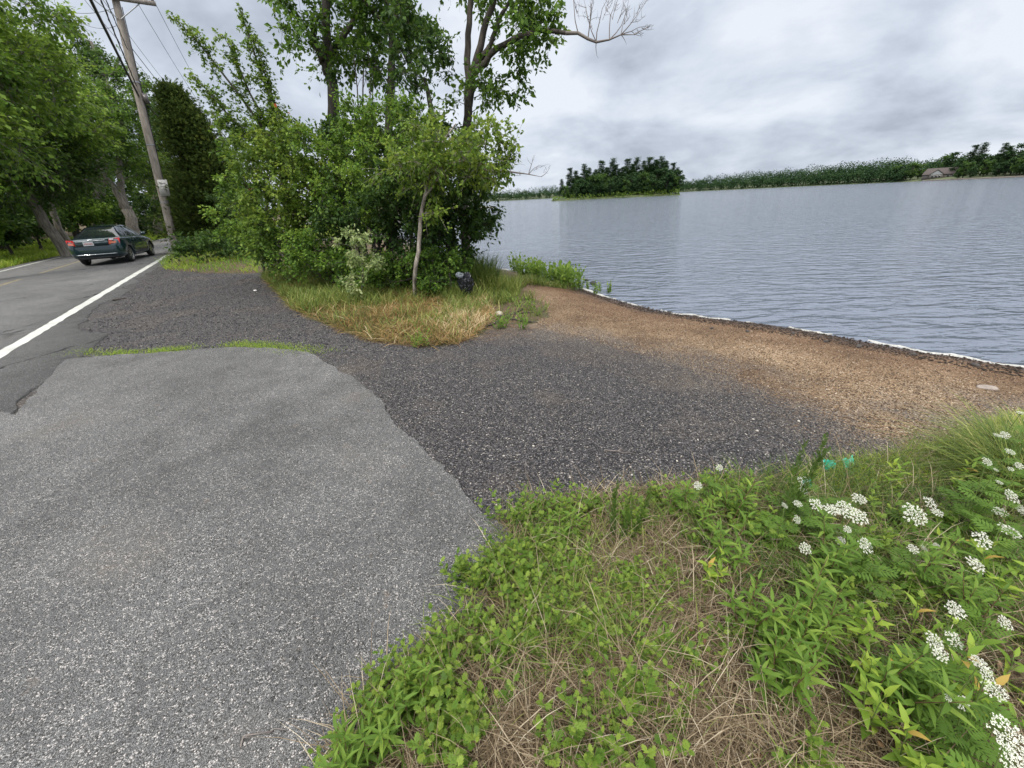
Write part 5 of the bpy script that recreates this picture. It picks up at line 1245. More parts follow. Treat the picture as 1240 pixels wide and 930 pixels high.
# px-defined sub areas (real ground areas)
DRY = PX([(590, 860), (560, 935), (700, 1000), (900, 1000), (1010, 935), (960, 850), (900, 760), (880, 690), (800, 650), (720, 660), (700, 690), (790, 740), (760, 800), (650, 830)])
def drydens(x, y): return np.where(inside(x, y, DRY), 1.0, np.clip(.60 - patch(x, y, 1.7, 9) * .4, .10, 1))
def lying(n, poly, dens, rng, L0_, L1_, W_, z=.02):
    P = scatter(poly, n, rng, dens); L_ = rng.uniform(L0_, L1_, n); az = rng.uniform(0, 6.283, n); el = rng.normal(.12, .22, n)
    D = np.column_stack([np.cos(az) * np.cos(el), np.sin(az) * np.cos(el), np.sin(el)]); P[:, 2] += np.abs(rng.normal(0, z, n)) + .004
    return P, D, L_
acc = Acc(); P, D, L_ = lying(60000, NEARP, drydens, rng, .03, .15, .002)
inst(acc, (np.array([(-.5, 0, 0), (.5, 0, 0), (.45, .5, .06), (-.45, .5, .06), (0, 1, -.02)]), [np.array([(0, 1, 2, 3)]), np.array([(3, 2, 4)])]), P, D, rng.normal(size=P.shape) * .4 + np.array([0, 0, 1]), L_, np.clip(rng.beta(2, 2.6, len(P)), 0, 1), SW=rng.uniform(.0014, .0034, len(P)))
tag(acc.build('dry_grass', M_STRAW), 'matted dry straw covering the ground between the roadside weeds', 'dry grass', kind='stuff')
acc = Acc(); P = scatter(NEARP, 9000, rng, drydens); blades(acc, P, rng.uniform(.04, .26, len(P)), rng.uniform(.0016, .0035, len(P)), rng, .7, .9, np.clip(rng.beta(2.5, 2, len(P)), 0, 1))
tag(acc.build('dry_grass', M_STRAW), 'thin dry upright stalks among the roadside weeds', 'dry grass', kind='stuff')
def greendens(x, y):
    d = np.clip((patch(x, y, 1.5, 21) - .36) * 3.0, .05, 1); d = np.where(inside(x, y, DRY), d * .30, d)
    return np.clip(d + .55 * (x > 1.15) * (y > .9), 0, 1)
acc = Acc(); P = scatter(NEARP, 24000, rng, greendens); blades(acc, P, rng.uniform(.04, .19, len(P)), rng.uniform(.002, .0055, len(P)), rng, .7, .9, np.clip(.45 + (patch(P[:, 0], P[:, 1], .9, 5) - .5) * .8 + rng.normal(0, .2, len(P)), 0, 1))
tag(acc.build('green_grass', M_GRASS), 'green grass blades growing through the roadside weeds', 'grass', kind='stuff')
# fringe of brighter yellow-green grass along the gravel at the upper right
FR = np.vstack([PX([(930, 600), (960, 585), (1012, 566), (1090, 556), (1165, 536), (1205, 516), (1239, 506)]), [(4.6, 2.5)], PX([(1239, 570), (1160, 590), (1060, 600)])])
acc = Acc(); P = scatter(FR, 13000, rng, lambda x, y: np.clip(patch(x, y, 2.5, 8) * 1.6, 0, 1)); blades(acc, P, rng.uniform(.03, .12, len(P)), rng.uniform(.0025, .005, len(P)), rng, .8, .9, np.clip(.74 + rng.normal(0, .14, len(P)), 0, 1))
tag(acc.build('yellow_green_grass', M_GRASSY), 'bright yellow green grass fringe along the edge of the gravel', 'grass', kind='stuff')
# big arching tussock on the right
TU = PX([(1185, 575), (1215, 560), (1260, 570), (1290, 600), (1250, 625), (1200, 605)])
acc = Acc(); P = scatter(TU, 3000, rng); blades(acc, P, rng.uniform(.14, .44, len(P)), rng.uniform(.003, .007, len(P)), rng, .9, 1.1, np.clip(rng.normal(.45, .30, len(P)), 0, 1)); 
tag(acc.build('grass_tussock', M_GRASS), 'tall arching grass tussock at the right edge of the picture', 'grass tussock')
# strip of grass in the joint between apron and gravel
J = [(92, 428), (110, 426), (150, 428), (170, 427), (200, 425), (235, 422), (262, 419), (290, 417), (320, 420), (350, 424), (378, 427)]
Jp = PX(J); acc = Acc(); cumj = np.concatenate([[0], np.cumsum(np.linalg.norm(np.diff(Jp, axis=0), axis=1))]); t = rng.uniform(0, cumj[-1], 5200)
x = np.interp(t, cumj, Jp[:, 0]); y = np.interp(t, cumj, Jp[:, 1]); keep = vnoise(t, 0 * t, 4.1, 37) * .8 + .25 * vnoise(t, 0 * t, 7, 33) > .42; x, y = x[keep], y[keep]
x = x + rng.normal(0, .05 + .16 * vnoise(x, y, 1.2, 6), len(x)); y = y + rng.normal(0, .04 + .10 * vnoise(x, y, 1.5, 7), len(x)); P = np.column_stack([x, y, zT(x, y)])
blades(acc, P, rng.uniform(.012, .05, len(P)), rng.uniform(.003, .006, len(P)), rng, .8, .9, np.clip(rng.normal(.48, .22, len(P)), 0, .95))
tag(acc.build('joint_grass', M_GRASSY), 'short yellow green grass in the joint above the pale asphalt', 'grass', kind='stuff')
# grass under the clump
DIRT = PX([(586, 374), (625, 366), (650, 364), (672, 376), (662, 396), (600, 404), (572, 404)])
CLF = np.vstack([CLUMP[:15], [(.6, 10.6), (-1.0, 10.4)], PX([(470, 330), (380, 325), (335, 325)])])
FRONT = PX([(318, 338), (335, 352), (352, 374), (400, 396), (450, 414), (510, 421), (556, 417), (582, 402), (600, 385), (590, 362), (540, 352), (440, 352), (380, 344)])
acc = Acc(); P = scatter(FRONT, 17000, rng, lambda x, y: np.clip(.35 + patch(x, y, 1.1, 14) * 1.0, 0, 1)); 
tn = np.clip(.50 + (patch(P[:, 0], P[:, 1], .8, 15) - .5) * 1.3 - .25 * np.clip((-2.2 - P[:, 0]) / 1.5, 0, 1) + rng.normal(0, .22, len(P)), 0, 1); blades(acc, P, rng.uniform(.04, .20, len(P)) * (.5 + patch(P[:, 0], P[:, 1], 1.8, 19)), rng.uniform(.004, .009, len(P)), rng, .9, 1.0, tn)
P, D, L_ = lying(12000, FRONT, lambda x, y: np.clip(.2 + patch(x, y, 1.1, 24), 0, 1), rng, .08, .3, .03); inst(acc, (np.array([(-.5, 0, 0), (.5, 0, 0), (.45, .5, .06), (-.45, .5, .06), (0, 1, -.02)]), [np.array([(0, 1, 2, 3)]), np.array([(3, 2, 4)])]), P, D, rng.normal(size=P.shape) * .4 + np.array([0, 0, 1]), L_, np.clip(rng.normal(.50, .2, len(P)), .25, 1), SW=rng.uniform(.004, .009, len(P)))
tag(acc.build('dry_grass', M_STRAWO), 'tall dry golden grass in front of the bush clump', 'dry grass', kind='stuff')
acc = Acc(); P = scatter(CLF, 26000, rng, lambda x, y: np.where(inside(x, y, DIRT), .05, np.clip((patch(x, y, 1.0, 16) - .30) * 2.2 + .8 * (x > .35) + .5 * (x < -3.3), .04, 1))); 
blades(acc, P, rng.uniform(.08, .32, len(P)) * np.where(P[:, 0] > .9, .7, 1), rng.uniform(.006, .012, len(P)), rng, .5, .8, np.clip(rng.normal(.5, .22, len(P)), 0, 1))
tag(acc.build('green_grass', M_GRASS), 'green grass growing round the foot of the bush clump', 'grass', kind='stuff')
cT = gp(585, 352)
for (px, py, n_, h_, lb_) in ((578, 350, 1500, .95, 'tall dark reedy grass clump between the black bag and the beach'), (606, 354, 900, .55, 'bright green grass clump at the top of the beach'), (556, 362, 600, .4, 'short green grass clump just right of the black bag')):
    c = gp(px, py); acc = Acc(); P = c[:2] + np.clip(rng.normal(0, 1, (n_, 2)), -1.7, 1.7) * .24; P = np.column_stack([P, zT(P[:, 0], P[:, 1])])
    blades(acc, P, rng.uniform(.4, 1.0, n_) * h_, rng.uniform(.007, .013, n_), rng, .28, .6, np.clip(rng.normal(.30 if h_ > .9 else .6, .2, n_), 0, 1)); tag(acc.build('grass_clump', M_GRASS), lb_, 'grass clump', 'grass clumps beside the beach')
# verge grass by the pole and far bank
acc = Acc(); P = scatter(VERGE, 26000, rng); blades(acc, P, rng.uniform(.08, .30, len(P)), rng.uniform(.012, .024, len(P)), rng, .6, .9, np.clip(.30 + (patch(P[:, 0], P[:, 1], .9, 3) - .5) * 1.2 + rng.normal(0, .2, len(P)), 0, 1))
tag(acc.build('verge_grass', M_GRASSY), 'bright green grass on the verge at the foot of the utility pole', 'grass', kind='stuff')
BANK = np.vstack([(pathR + nR * 5.5)[1:24], (pathR + nR * 13)[1:24][::-1]])
acc = Acc(); P = scatter(BANK, 60000, rng, lambda x, y: np.clip(1.3 - seg_dist(x, y, pathR + nR * 5.5) / 9, 0, 1)); blades(acc, P, rng.uniform(.12, .40, len(P)), rng.uniform(.02, .045, len(P)), rng, .5, .8, np.clip(rng.normal(.52, .2, len(P)), 0, .95))
tag(acc.build('bank_grass', M_GRASSY), 'mown green grass bank along the far side of the road', 'grass', kind='stuff')

# shoreline leafy plants
PG = 'water plants at the edge of the lake'
def stemleaf_proto(name, v, H, nst, leaf, lm, tmpl, size, per, spread, cat, stemm=M_STEM, seed=0, tone0=.5, tsd=.15, wide=.3, updir=.5, r=.003, rosette=0, droop=0.0, lean=.25):
    rg = np.random.default_rng(seed + v * 7); root = thing(name, name, cat, (0, 0, 0)); a_ = Acc(); l_ = Acc()
    for q in range(nst):
        az = rg.uniform(0, 6.283); b0 = np.array([math.cos(az), math.sin(az), 0]) * rg.uniform(0, spread); h = H * rg.uniform(.65, 1.1); ln = rg.uniform(.05, lean)
        d = np.array([math.cos(az) * ln, math.sin(az) * ln, 1.0]); t = np.linspace(0, 1, 5)[:, None]; P = b0 + d * h * t + rg.normal(0, .012 * H, (5, 3)) * t
        tubes(a_, P, r * (1.15 - .75 * t[:, 0]), 5)
        m_ = per; u_ = np.linspace(.10, 1.0, m_) ** .9; C = np.array([[np.interp(x_, t[:, 0], P[:, j]) for j in range(3)] for x_ in u_])
        th = np.arange(m_) * 2.4 + rg.uniform(0, 6.28); el = updir + u_ * .5 + rg.normal(0, .15, m_)
        D = np.column_stack([np.cos(th) * np.cos(el), np.sin(th) * np.cos(el), np.sin(el)])
        Nn = np.column_stack([-np.cos(th) * np.sin(el), -np.sin(th) * np.sin(el), np.cos(el)]) + rg.normal(0, .25, (m_, 3))
        S = size * rg.uniform(.7, 1.2, m_) * (1.05 - .35 * u_)
        inst(l_, tmpl, C, D, Nn, S, np.clip(tone0 + .18 * (u_ - .5) + rg.normal(0, tsd, m_), 0, 1), SW=S * wide)
    a_.build('stem', stemm, root, smooth=True); l_.build('leaves', lm, root); return root
def place(protos, pts, label, group, smin, smax, rng, tilt=.12):
    """copies of a few source plants, each its own thing"""
    for i, q in enumerate(pts):
        pr = protos[i % len(protos)]; lb_ = label(i, q) if callable(label) else label
        loc = (q[0], q[1], float(zT(q[0], q[1])[0]) - .004); rz = rng.uniform(0, 6.28); sc = rng.uniform(smin, smax); tl = (rng.normal(0, tilt), rng.normal(0, tilt))
        if pr.name not in used:
            used.add(pr.name); pr['placed'] = 1; del pr['placed']; pr.location = loc; pr.rotation_euler = (tl[0], tl[1], rz); pr.scale = (sc,) * 3; pr['label'] = lb_; pr['group'] = group
        else: copy_thing(pr, loc, rz, sc, lb_, group, tl)
pk = [stemleaf_proto('water_plant', v, .42, 9, None, M_WEED, T_HEX, .12, 5, .12, 'plant', seed=500, wide=.62, updir=.7, r=.005, tone0=.45) for v in range(3)]
pts = []
for i in range(34):
    u_ = rng.uniform(0, 1); px = 622 + u_ * 76; py = 336 + u_ * 15 + rng.uniform(-7, 2); pts.append(hit(px, py, WATER + .02)[:2])
def setz(): pass
place(pk, pts, lambda i, q: 'leafy water plant in the patch between the reedy grass and the lake', PG, .8, 1.25, rng)
place(pk, [hit(x, y, WATER)[:2] for x, y in ((703, 352), (712, 350), (727, 352), (722, 356), (737, 354))], lambda i, q: 'thin water plant standing alone past the end of the leafy patch', 'lone water plants', .45, .7, rng)

# ---- roadside weeds
mug = [stemleaf_proto('lobed_weed', v, .10 + .02 * v, 7, None, M_WEED, T_LOBED, .036, 11, .06, 'weed', seed=520, wide=1.0, updir=.25, r=.0014, tone0=.62, tsd=.18, lean=.7) for v in range(4)]
areas = [([(560, 690), (600, 670), (660, 640), (690, 650), (700, 690), (780, 700), (790, 760), (720, 800), (640, 820), (570, 800), (545, 760)], 50, 'low lobed leaf weed in the bright green patch in the lower middle'),
         ([(610, 625), (650, 618), (720, 615), (720, 655), (640, 660)], 12, 'low lobed leaf weed at the corner where pale asphalt meets gravel'),
         ([(410, 935), (440, 880), (480, 835), (540, 790), (580, 810), (590, 860), (540, 940), (480, 990)], 30, 'low lobed leaf weed along the asphalt edge at bottom'),
         ([(700, 620), (760, 600), (870, 590), (940, 600), (930, 660), (840, 660), (760, 650)], 22, 'low lobed leaf weed along the gravel edge in the middle'),
         ([(760, 840), (800, 860), (790, 880), (760, 870)], 3, 'low lobed leaf weed alone in the dry straw'),
         ([(560, 900), (700, 840), (800, 700), (880, 720), (960, 850), (1000, 930), (700, 990)], 22, 'small lobed leaf weed scattered through the dry straw'),
         ([(950, 640), (1230, 640), (1239, 720), (1000, 760), (930, 700)], 22, 'low lobed leaf weed under the white flowers at right')]
for pl, n_, lb_ in areas:
    q = scatter(PX(pl), n_, rng)[:, :2]; place(mug, q, lb_, 'low lobed leaf weeds', .7, 1.25, rng)
gold = [stemleaf_proto('tall_weed', v, .36, 4, None, M_WEED, T_LANCE, .095, 22, .05, 'weed', seed=540, wide=.20, updir=.15, r=.0024, tone0=.48, tsd=.14, lean=.25, stemm=M_STEMB) for v in range(4)]
gl = [((925, 815), 'leafy upright weed at the left of the tall bright clump'), ((955, 800), 'leafy upright weed in the middle of the tall bright clump'), ((985, 790), 'leafy upright weed at the right of the tall bright clump'), ((900, 770), 'leafy upright weed at the upper left of the tall bright clump'), ((970, 760), 'leafy upright weed at the back of the tall bright clump'), ((940, 850), 'leafy upright weed at the front of the tall bright clump'),
      ((870, 690), 'leafy upright weed above the dry straw'), ((850, 660), 'leafy upright weed behind the dry straw'), ((1000, 700), 'leafy upright weed left of the largest white flower'), ((440, 930), 'leafy upright weed at the bottom by the asphalt'), ((470, 900), 'leafy upright weed beside the asphalt near the bottom'), ((500, 870), 'leafy upright weed beside the asphalt above the bottom one'), ((420, 960), 'leafy upright weed at the very bottom by the asphalt'),
      ((690, 660), 'dark leafy weed near the asphalt corner'), ((820, 630), 'leafy upright weed at the gravel edge, left of the two lone flowers'), ((880, 640), 'leafy upright weed at the gravel edge, right of the two lone flowers'), ((1060, 850), 'leafy upright weed at the lower right'), ((1110, 720), 'leafy upright weed below the largest white flower'), ((1170, 760), 'leafy upright weed near the right flowers')]
for (px, py), lb_ in gl:
    q = gp(px, py); s_ = .62 if px < 860 else .8
    place([gold[(px + py) % 4]], [q[:2]], lb_, 'upright leafy weeds', s_, s_ * 1.2, rng)
feath = [stemleaf_proto('feathery_weed', v, .42, 3, None, M_WEED, T_FERN, .040, 40, .03, 'weed', seed=560, wide=.8, updir=.7, r=.0018, tone0=.18, tsd=.12, lean=.3) for v in range(2)]
for (px, py, s_), lb_ in (((948, 640, 1.45), 'tall dark feathery weed at the gravel edge left of the green litter'), ((935, 650, .9), 'short dark feathery weed left of the green litter'), ((760, 660, .95), 'tall thin feathery weed leaning over the gravel in the middle'), ((742, 655, 1.0), 'short feathery weed beside the tall leaning one'), ((596, 720, .45), 'small feathery weed on the edge of the pale asphalt'), ((1030, 720, .7), 'dark feathery weed among the white flowers'), ((570, 760, .4), 'pale little feathery weed beside the asphalt'), ((898, 615, .5), 'small feathery weed right of the two lone flowers')):
    q = gp(px, py); place([feath[px % 2]], [q[:2]], lb_, 'feathery weeds', s_, s_, rng, .05)
broad = [stemleaf_proto('broad_leaf_weed', v, .26, 3, None, M_WEEDY, T_LANCE, .088, 11, .04, 'weed', seed=580, wide=.30, updir=.3, r=.0028, tone0=.55, tsd=.25, lean=.5) for v in range(3)]
for (px, py), lb_ in (((1050, 880), 'yellow green long leaf weed at the bottom right of the straw'), ((1085, 935), 'yellow green long leaf weed at the very bottom right'), ((1115, 960), 'yellow green long leaf weed cut by the bottom edge'), ((1120, 850), 'long leaf weed between the straw and the lower flowers'), ((1180, 880), 'long leaf weed below the lower white flowers'), ((1215, 850), 'long leaf weed by the lower right picture edge'), ((1235, 790), 'broad yellowish weed at the right picture edge'), ((1190, 730), 'long leaf weed beside the right hand flowers'), ((1100, 790), 'long leaf weed left of the cluster of three flowers'), ((1040, 820), 'long leaf weed right of the tall bright clump'), ((1150, 600), 'small long leaf weed left of the tussock'), ((1080, 600), 'small long leaf weed on the yellow green fringe'), ((1020, 770), 'yellowing long leaf weed right of the tall bright clump'), ((860, 720), 'yellowing long leaf weed above the straw'), ((1150, 680), 'long leaf weed right of the largest white flower')):
    q = gp(px, py); place([broad[px % 3]], [q[:2]], lb_, 'long leaf weeds', .7 if py < 700 else .8, 1.0, rng)

# ---- white lace flowers
M_PETAL, nt, b_, o_ = mat('petal_white'); b_.inputs['Base Color'].default_value = (.72, .72, .62, 1); b_.inputs['Roughness'].default_value = .6
t_ = nt.nodes.new('ShaderNodeBsdfTranslucent'); t_.inputs[0].default_value = (.8, .82, .7, 1); mx_ = nt.nodes.new('ShaderNodeMixShader'); mx_.inputs[0].default_value = .3
nt.links.new(b_.outputs[0], mx_.inputs[1]); nt.links.new(t_.outputs[0], mx_.inputs[2]); nt.links.new(mx_.outputs[0], o_.inputs[0])
a5 = np.linspace(0, 2 * math.pi, 6)[:-1]
T_PENT = (np.column_stack([np.cos(a5) * .5, np.sin(a5) * .5, .1 * np.array([1, .5, .8, .4, .9])]), [np.array([(0, 1, 2, 3, 4)])])
def umbel_mesh(v):
    rg = np.random.default_rng(700 + v); P, S = [], []; rays = []
    nu = 30 + 4 * v
    for q in range(nu):
        r_ = .48 * math.sqrt((q + .5) / nu) * rg.uniform(.92, 1.06); th = q * 2.39996 + rg.normal(0, .12); c = np.array([r_ * math.cos(th), r_ * math.sin(th), .05 - .25 * r_ * r_ + rg.normal(0, .008)]); rays.append(c)
        m_ = 18 if v < 3 else 12; rr_ = .062 * np.sqrt(rg.uniform(0, 1, m_)); tt_ = rg.uniform(0, 6.28, m_)
        P.append(c + np.column_stack([rr_ * np.cos(tt_), rr_ * np.sin(tt_), .022 - 3 * rr_ ** 2 + rg.normal(0, .004, m_)])); S.append(rg.uniform(.026, .042, m_))
    P = np.concatenate(P); S = np.concatenate(S); a_ = Acc(); n_ = len(P)
    inst(a_, T_PENT, P, rg.normal(size=(n_, 3)) * np.array([1, 1, .1]), rg.normal(0, .25, (n_, 3)) + np.array([0, 0, 1]), S, .5)
    f = a_.build('flower_head', M_PETAL, None); f.location = (0, 0, 0)
    b2 = Acc(); c = np.array(rays); t = np.array([0, .55, 1.0])[None, :, None]; z0 = np.array([0, 0, -.30]); tubes(b2, z0 + (c - z0)[:, None, :] * t + np.array([0, 0, -.03]) * (t * (1 - t)) * 4, np.full((len(c), 3), .006), 3)
    r2 = b2.build('rays', M_STEM, None); m1, m2 = f.data, r2.data; bpy.data.objects.remove(f); bpy.data.objects.remove(r2); return m1, m2
UM = [umbel_mesh(v) for v in range(5)]
fern_l = []
for v in range(3):
    rg = np.random.default_rng(720 + v); a_ = Acc(); m_ = 9; th = np.arange(m_) * 2.4; el = rg.uniform(.1, .7, m_); zz_ = np.linspace(.02, .62, m_)
    D = np.column_stack([np.cos(th) * np.cos(el), np.sin(th) * np.cos(el), np.sin(el)]); Nn = np.column_stack([-np.cos(th) * np.sin(el), -np.sin(th) * np.sin(el), np.cos(el)])
    inst(a_, T_FERN, np.column_stack([0 * zz_, 0 * zz_, zz_]), D, Nn, rg.uniform(.10, .16, m_) * (1.2 - zz_), rg.uniform(.2, .6, m_), SW=rg.uniform(.10, .16, m_)); o_2 = a_.build('leaves', M_WEED, None); fern_l.append(o_2.data); bpy.data.objects.remove(o_2)
FLW = [(973, 583, 15, 'white flower head beside the green litter, upper of two'), (973, 594, 11, 'white flower head touching the blue green litter'), (950, 612, 9, 'small flower head farthest left by the dark feathery weed'), (966, 610, 11, 'small flower head just below the blue green litter'), (965, 629, 11, 'small flower head lower left of the flower row'), (988, 611, 17, 'flower head at the left end of the long white row'), (1006, 617, 16, 'second flower head of the long white row'), (1023, 617, 23, 'widest flower head of the long white row'), (1040, 626, 21, 'flower head at the right end of the long white row'), (1040, 604, 17, 'flower head just above the long white row'), (1026, 641, 10, 'small bud like flower head below the long white row'), (1019, 656, 12, 'small flower head left of the full round one'), (1048, 661, 20, 'full round flower head below the long white row'), (975, 664, 15, 'flower head low at the left above the bright clump'),
       (1107, 623, 29, 'largest white flower head in the middle distance'), (1126, 609, 18, 'flower head touching the upper right of the largest one'), (1135, 621, 13, 'small flower head right of the largest one'), (1106, 665, 13, 'small flower head below the largest one'), (1119, 664, 9, 'tiny flower head second below the largest one'), (1134, 661, 8, 'tiny flower head third below the largest one'), (1189, 654, 23, 'wide flower head between the largest one and the right edge'), (1181, 684, 22, 'wide flower head below the wide one near the right edge'), (1211, 620, 15, 'flower head left of two at the right edge'), (1225, 601, 20, 'flower head at the right edge below the tussock'), (1222, 643, 24, 'wide double flower head at the right edge'), (1237, 617, 12, 'flower head cut by the right edge under the tussock'),
       (1195, 559, 12, 'flower head in front of the tussock on its left'), (1206, 569, 6, 'tiny flower head low in the tussock on the left'), (1224, 568, 7, 'tiny flower head low in the tussock on the right'), (1234, 564, 10, 'small flower head in the tussock by the edge'), (1207, 527, 8, 'small flower head high on the tussock, left of a pair'), (1217, 527, 11, 'small flower head high on the tussock, right of a pair'), (1223, 547, 11, 'small flower head in the middle of the tussock'), (1236, 500, 9, 'highest flower head at the right edge against the sand'), (1210, 584, 8, 'greenish flower bud at the foot of the tussock'),
       (845, 588, 11, 'lone flower head in the gravel edge weeds, lower of two'), (871, 566, 9, 'lone flower head in the gravel edge weeds, upper of two'),
       (1157, 739, 22, 'flower head standing alone above the cluster of three'), (1217, 754, 18, 'flower head by the right edge above the lower cluster'), (1131, 776, 21, 'flower head at the left of the cluster of three'), (1155, 776, 23, 'flower head at the right of the cluster of three'), (1138, 792, 19, 'flower head at the bottom of the cluster of three'), (1186, 803, 19, 'flower head at the top of the slanting chain of three'), (1195, 816, 17, 'flower head in the middle of the slanting chain of three'), (1204, 836, 25, 'flower head at the bottom of the slanting chain of three'), (1165, 851, 17, 'small loose flower head left of the slanting chain'), (1148, 845, 9, 'tiny loose flower head farthest left near the bottom'), (1222, 893, 46, 'biggest nearest white flower head at the bottom right corner'), (1228, 922, 32, 'greenish white flower head under the biggest one at the corner')]
for i, (px, py, w, lb_) in enumerate(FLW):
    far_ = py < 600; hh = rng.uniform(.16, .26) if py < 700 else rng.uniform(.20, .34)
    if px > 1190 and py < 605: hh = rng.uniform(.34, .46)
    if (px, py) == (1222, 893): hh = .40
    zg = -.01; p = hit(px, py, zg + hh)
    zg = float(zT(p[0], p[1])[0]); p = hit(px, py, zg + hh)
    ray_l = np.linalg.norm(p - np.array([0, 0, CAM_H])); e1 = hit(px + w / 2, py, zg + hh); e0 = hit(px - w / 2, py, zg + hh)
    sz = np.linalg.norm(e1 - e0); az = rng.uniform(0, 6.28); base = np.array([p[0] + math.cos(az) * .05, p[1] + math.sin(az) * .05, 0]); base[2] = float(zT(base[0], base[1])[0]) - .01
    rt_ = thing('lace_flower', 'white lace ' + lb_ if not lb_.startswith('white') else lb_.replace('white flower', 'white lace flower'), 'flower', base, 'white lace flowers')
    top = p - base; a_ = Acc(); t = np.linspace(0, 1, 6)[:, None]; c1 = top - np.array([0, 0, sz * .30]); Pm = c1 * t + np.array([math.cos(az + 2), math.sin(az + 2), 0]) * .02 * np.sin(t * math.pi)
    tubes(a_, Pm, .0019 * (1.3 - .5 * t[:, 0]), 5); a_.build('stem', M_STEM, rt_, off=np.zeros(3))
    um = UM[(i * 7) % 5 if w > 12 else 3 + i % 2]
    q1 = bpy.data.objects.new('flower_head', um[0]); q2 = bpy.data.objects.new('rays', um[1])
    tl = (rng.normal(.38, .20), rng.normal(0, .2))
    for q in (q1, q2):
        COL.objects.link(q); q.parent = rt_; q.location = tuple(top); q.scale = (sz,) * 3; q.rotation_euler = (tl[0], tl[1], 0)
    q3 = bpy.data.objects.new('leaves', fern_l[i % 3]); COL.objects.link(q3); q3.parent = rt_; q3.scale = (hh * 2.2,) * 2 + (hh * 1.2,); q3.scale = (1, 1, hh * 1.2)
    q3.rotation_euler = (0, 0, az)

# fallen leaves and bits in the weeds
acc = Acc(); P = scatter(NEARP, 420, rng); P[:, 2] += rng.uniform(.01, .05, 420); inst(acc, T_LANCE, P, rng.normal(size=(420, 3)) * np.array([1, 1, .3]), rng.normal(0, .5, (420, 3)) + np.array([0, 0, 1]), rng.uniform(.02, .055, 420), rng.uniform(0, 1, 420), SW=rng.uniform(.012, .025, 420))
tag(acc.build('fallen_leaves', foliage('leaf_fallen', G3((.14, .06, .03), (.30, .17, .09), (.42, .30, .19)), trans=.15)), 'brown fallen leaves lying in the roadside weeds', 'leaves', kind='stuff')

# =================================================================== LOOSE STONES, LITTER, DRIFTWOOD
def stone_bed(name, label, polys, n, s0, s1, stops, rng, near=True, zoff=0.0):
    a_ = Acc(); P = scatter(polys, n, rng, lambda x, y: np.clip(5.0 / (np.hypot(x, y) ** 2), .02, 1) if near else np.ones_like(x))
    V0 = np.array([(1, 0, 0), (-1, 0, 0), (0, 1, 0), (0, -1, 0), (0, 0, .8), (0, 0, -.5)], float); F0 = np.array([(0, 2, 4), (2, 1, 4), (1, 3, 4), (3, 0, 4), (2, 0, 5), (1, 2, 5), (3, 1, 5), (0, 3, 5)])
    n_ = len(P); S = rng.uniform(s0, s1, n_) ** 1.0; J = rng.uniform(.55, 1.25, (n_, 6, 1)); az = rng.uniform(0, 6.28, n_); c_, s_ = np.cos(az), np.sin(az)
    V = V0[None] * J * S[:, None, None]; V = np.stack([V[..., 0] * c_[:, None] - V[..., 1] * s_[:, None], V[..., 0] * s_[:, None] + V[..., 1] * c_[:, None], V[..., 2] * .75], -1) + (P + np.array([0, 0, zoff]))[:, None, :] + np.array([0, 0, .3]) * S[:, None, None]
    a_.add(V, ((np.arange(n_) * 6)[:, None, None] + F0[None]).reshape(-1, 3), np.repeat(np.clip(rng.beta(1.6, 2.2, n_), 0, 1), 8))
    tag(a_.build(name, foliage(name + '_stone', stops, trans=0, rough=.85, spec=.3)), label, 'gravel', kind='stuff')
GR = PX([(345, 428), (420, 440), (500, 520), (580, 610), (640, 612), (760, 590), (900, 580), (1010, 560), (1120, 545), (1000, 505), (880, 455), (740, 420), (600, 400), (510, 425)])
stone_bed('loose_gravel', 'dark loose gravel between the pale asphalt and the beach', GR, 22000, .0025, .009, [(0, (.015, .015, .018)), (.5, (.06, .058, .063)), (.85, (.16, .15, .15)), (1, (.42, .38, .33))], rng)
MIXZ = PX([(640, 398), (720, 408), (830, 432), (940, 475), (1060, 528), (1150, 530), (1120, 556), (1010, 560), (900, 520), (800, 470), (700, 440)])
stone_bed('mixed_gravel', 'pale and grey stones mixed where gravel meets sand', MIXZ, 9000, .0025, .008, [(0, (.04, .037, .036)), (.6, (.15, .13, .115)), (1, (.48, .43, .36))], rng, False)
GR2 = PX([(70, 425), (190, 325), (330, 335), (350, 374), (400, 397), (510, 424), (400, 432), (290, 419), (130, 430)])
stone_bed('loose_gravel', 'dark loose gravel of the pull off beside the white line', GR2, 9000, .006, .016, [(0, (.015, .015, .018)), (.5, (.06, .058, .063)), (.85, (.16, .15, .15)), (1, (.42, .38, .33))], rng, False)
BE = np.vstack([PX([(640, 360), (700, 352), (760, 372), (860, 390), (1000, 412), (1160, 440), (1239, 455)]), [(6.5, 4.0), (6.6, 2.0)], PX([(1239, 500), (1120, 548), (1000, 505), (880, 455), (740, 420), (650, 395)])])
stone_bed('beach_pebbles', 'tan and brown pebbles strewn over the sandy beach', BE, 26000, .003, .010, [(0, (.035, .022, .016)), (.35, (.12, .075, .048)), (.7, (.28, .20, .125)), (1, (.62, .54, .44))], rng)
SHB = np.vstack([PX([(700, 352), (760, 373), (860, 392), (1000, 414), (1160, 444), (1239, 458)]), np.array([hit(x, y, WATER)[:2] for x, y in ((1239, 444), (1160, 431), (1000, 404), (860, 384), (760, 366), (705, 348))])])
stone_bed('shore_debris', 'dark wet stones and debris along the water line', SHB, 3200, .005, .020, [(0, (.012, .010, .008)), (.5, (.045, .032, .024)), (.85, (.12, .08, .055)), (1, (.34, .28, .22))], rng, False)
AG = PX([(100, 440), (290, 424), (400, 445), (480, 530), (570, 625), (600, 680), (540, 760), (440, 860), (380, 945), (0, 945), (0, 560)])
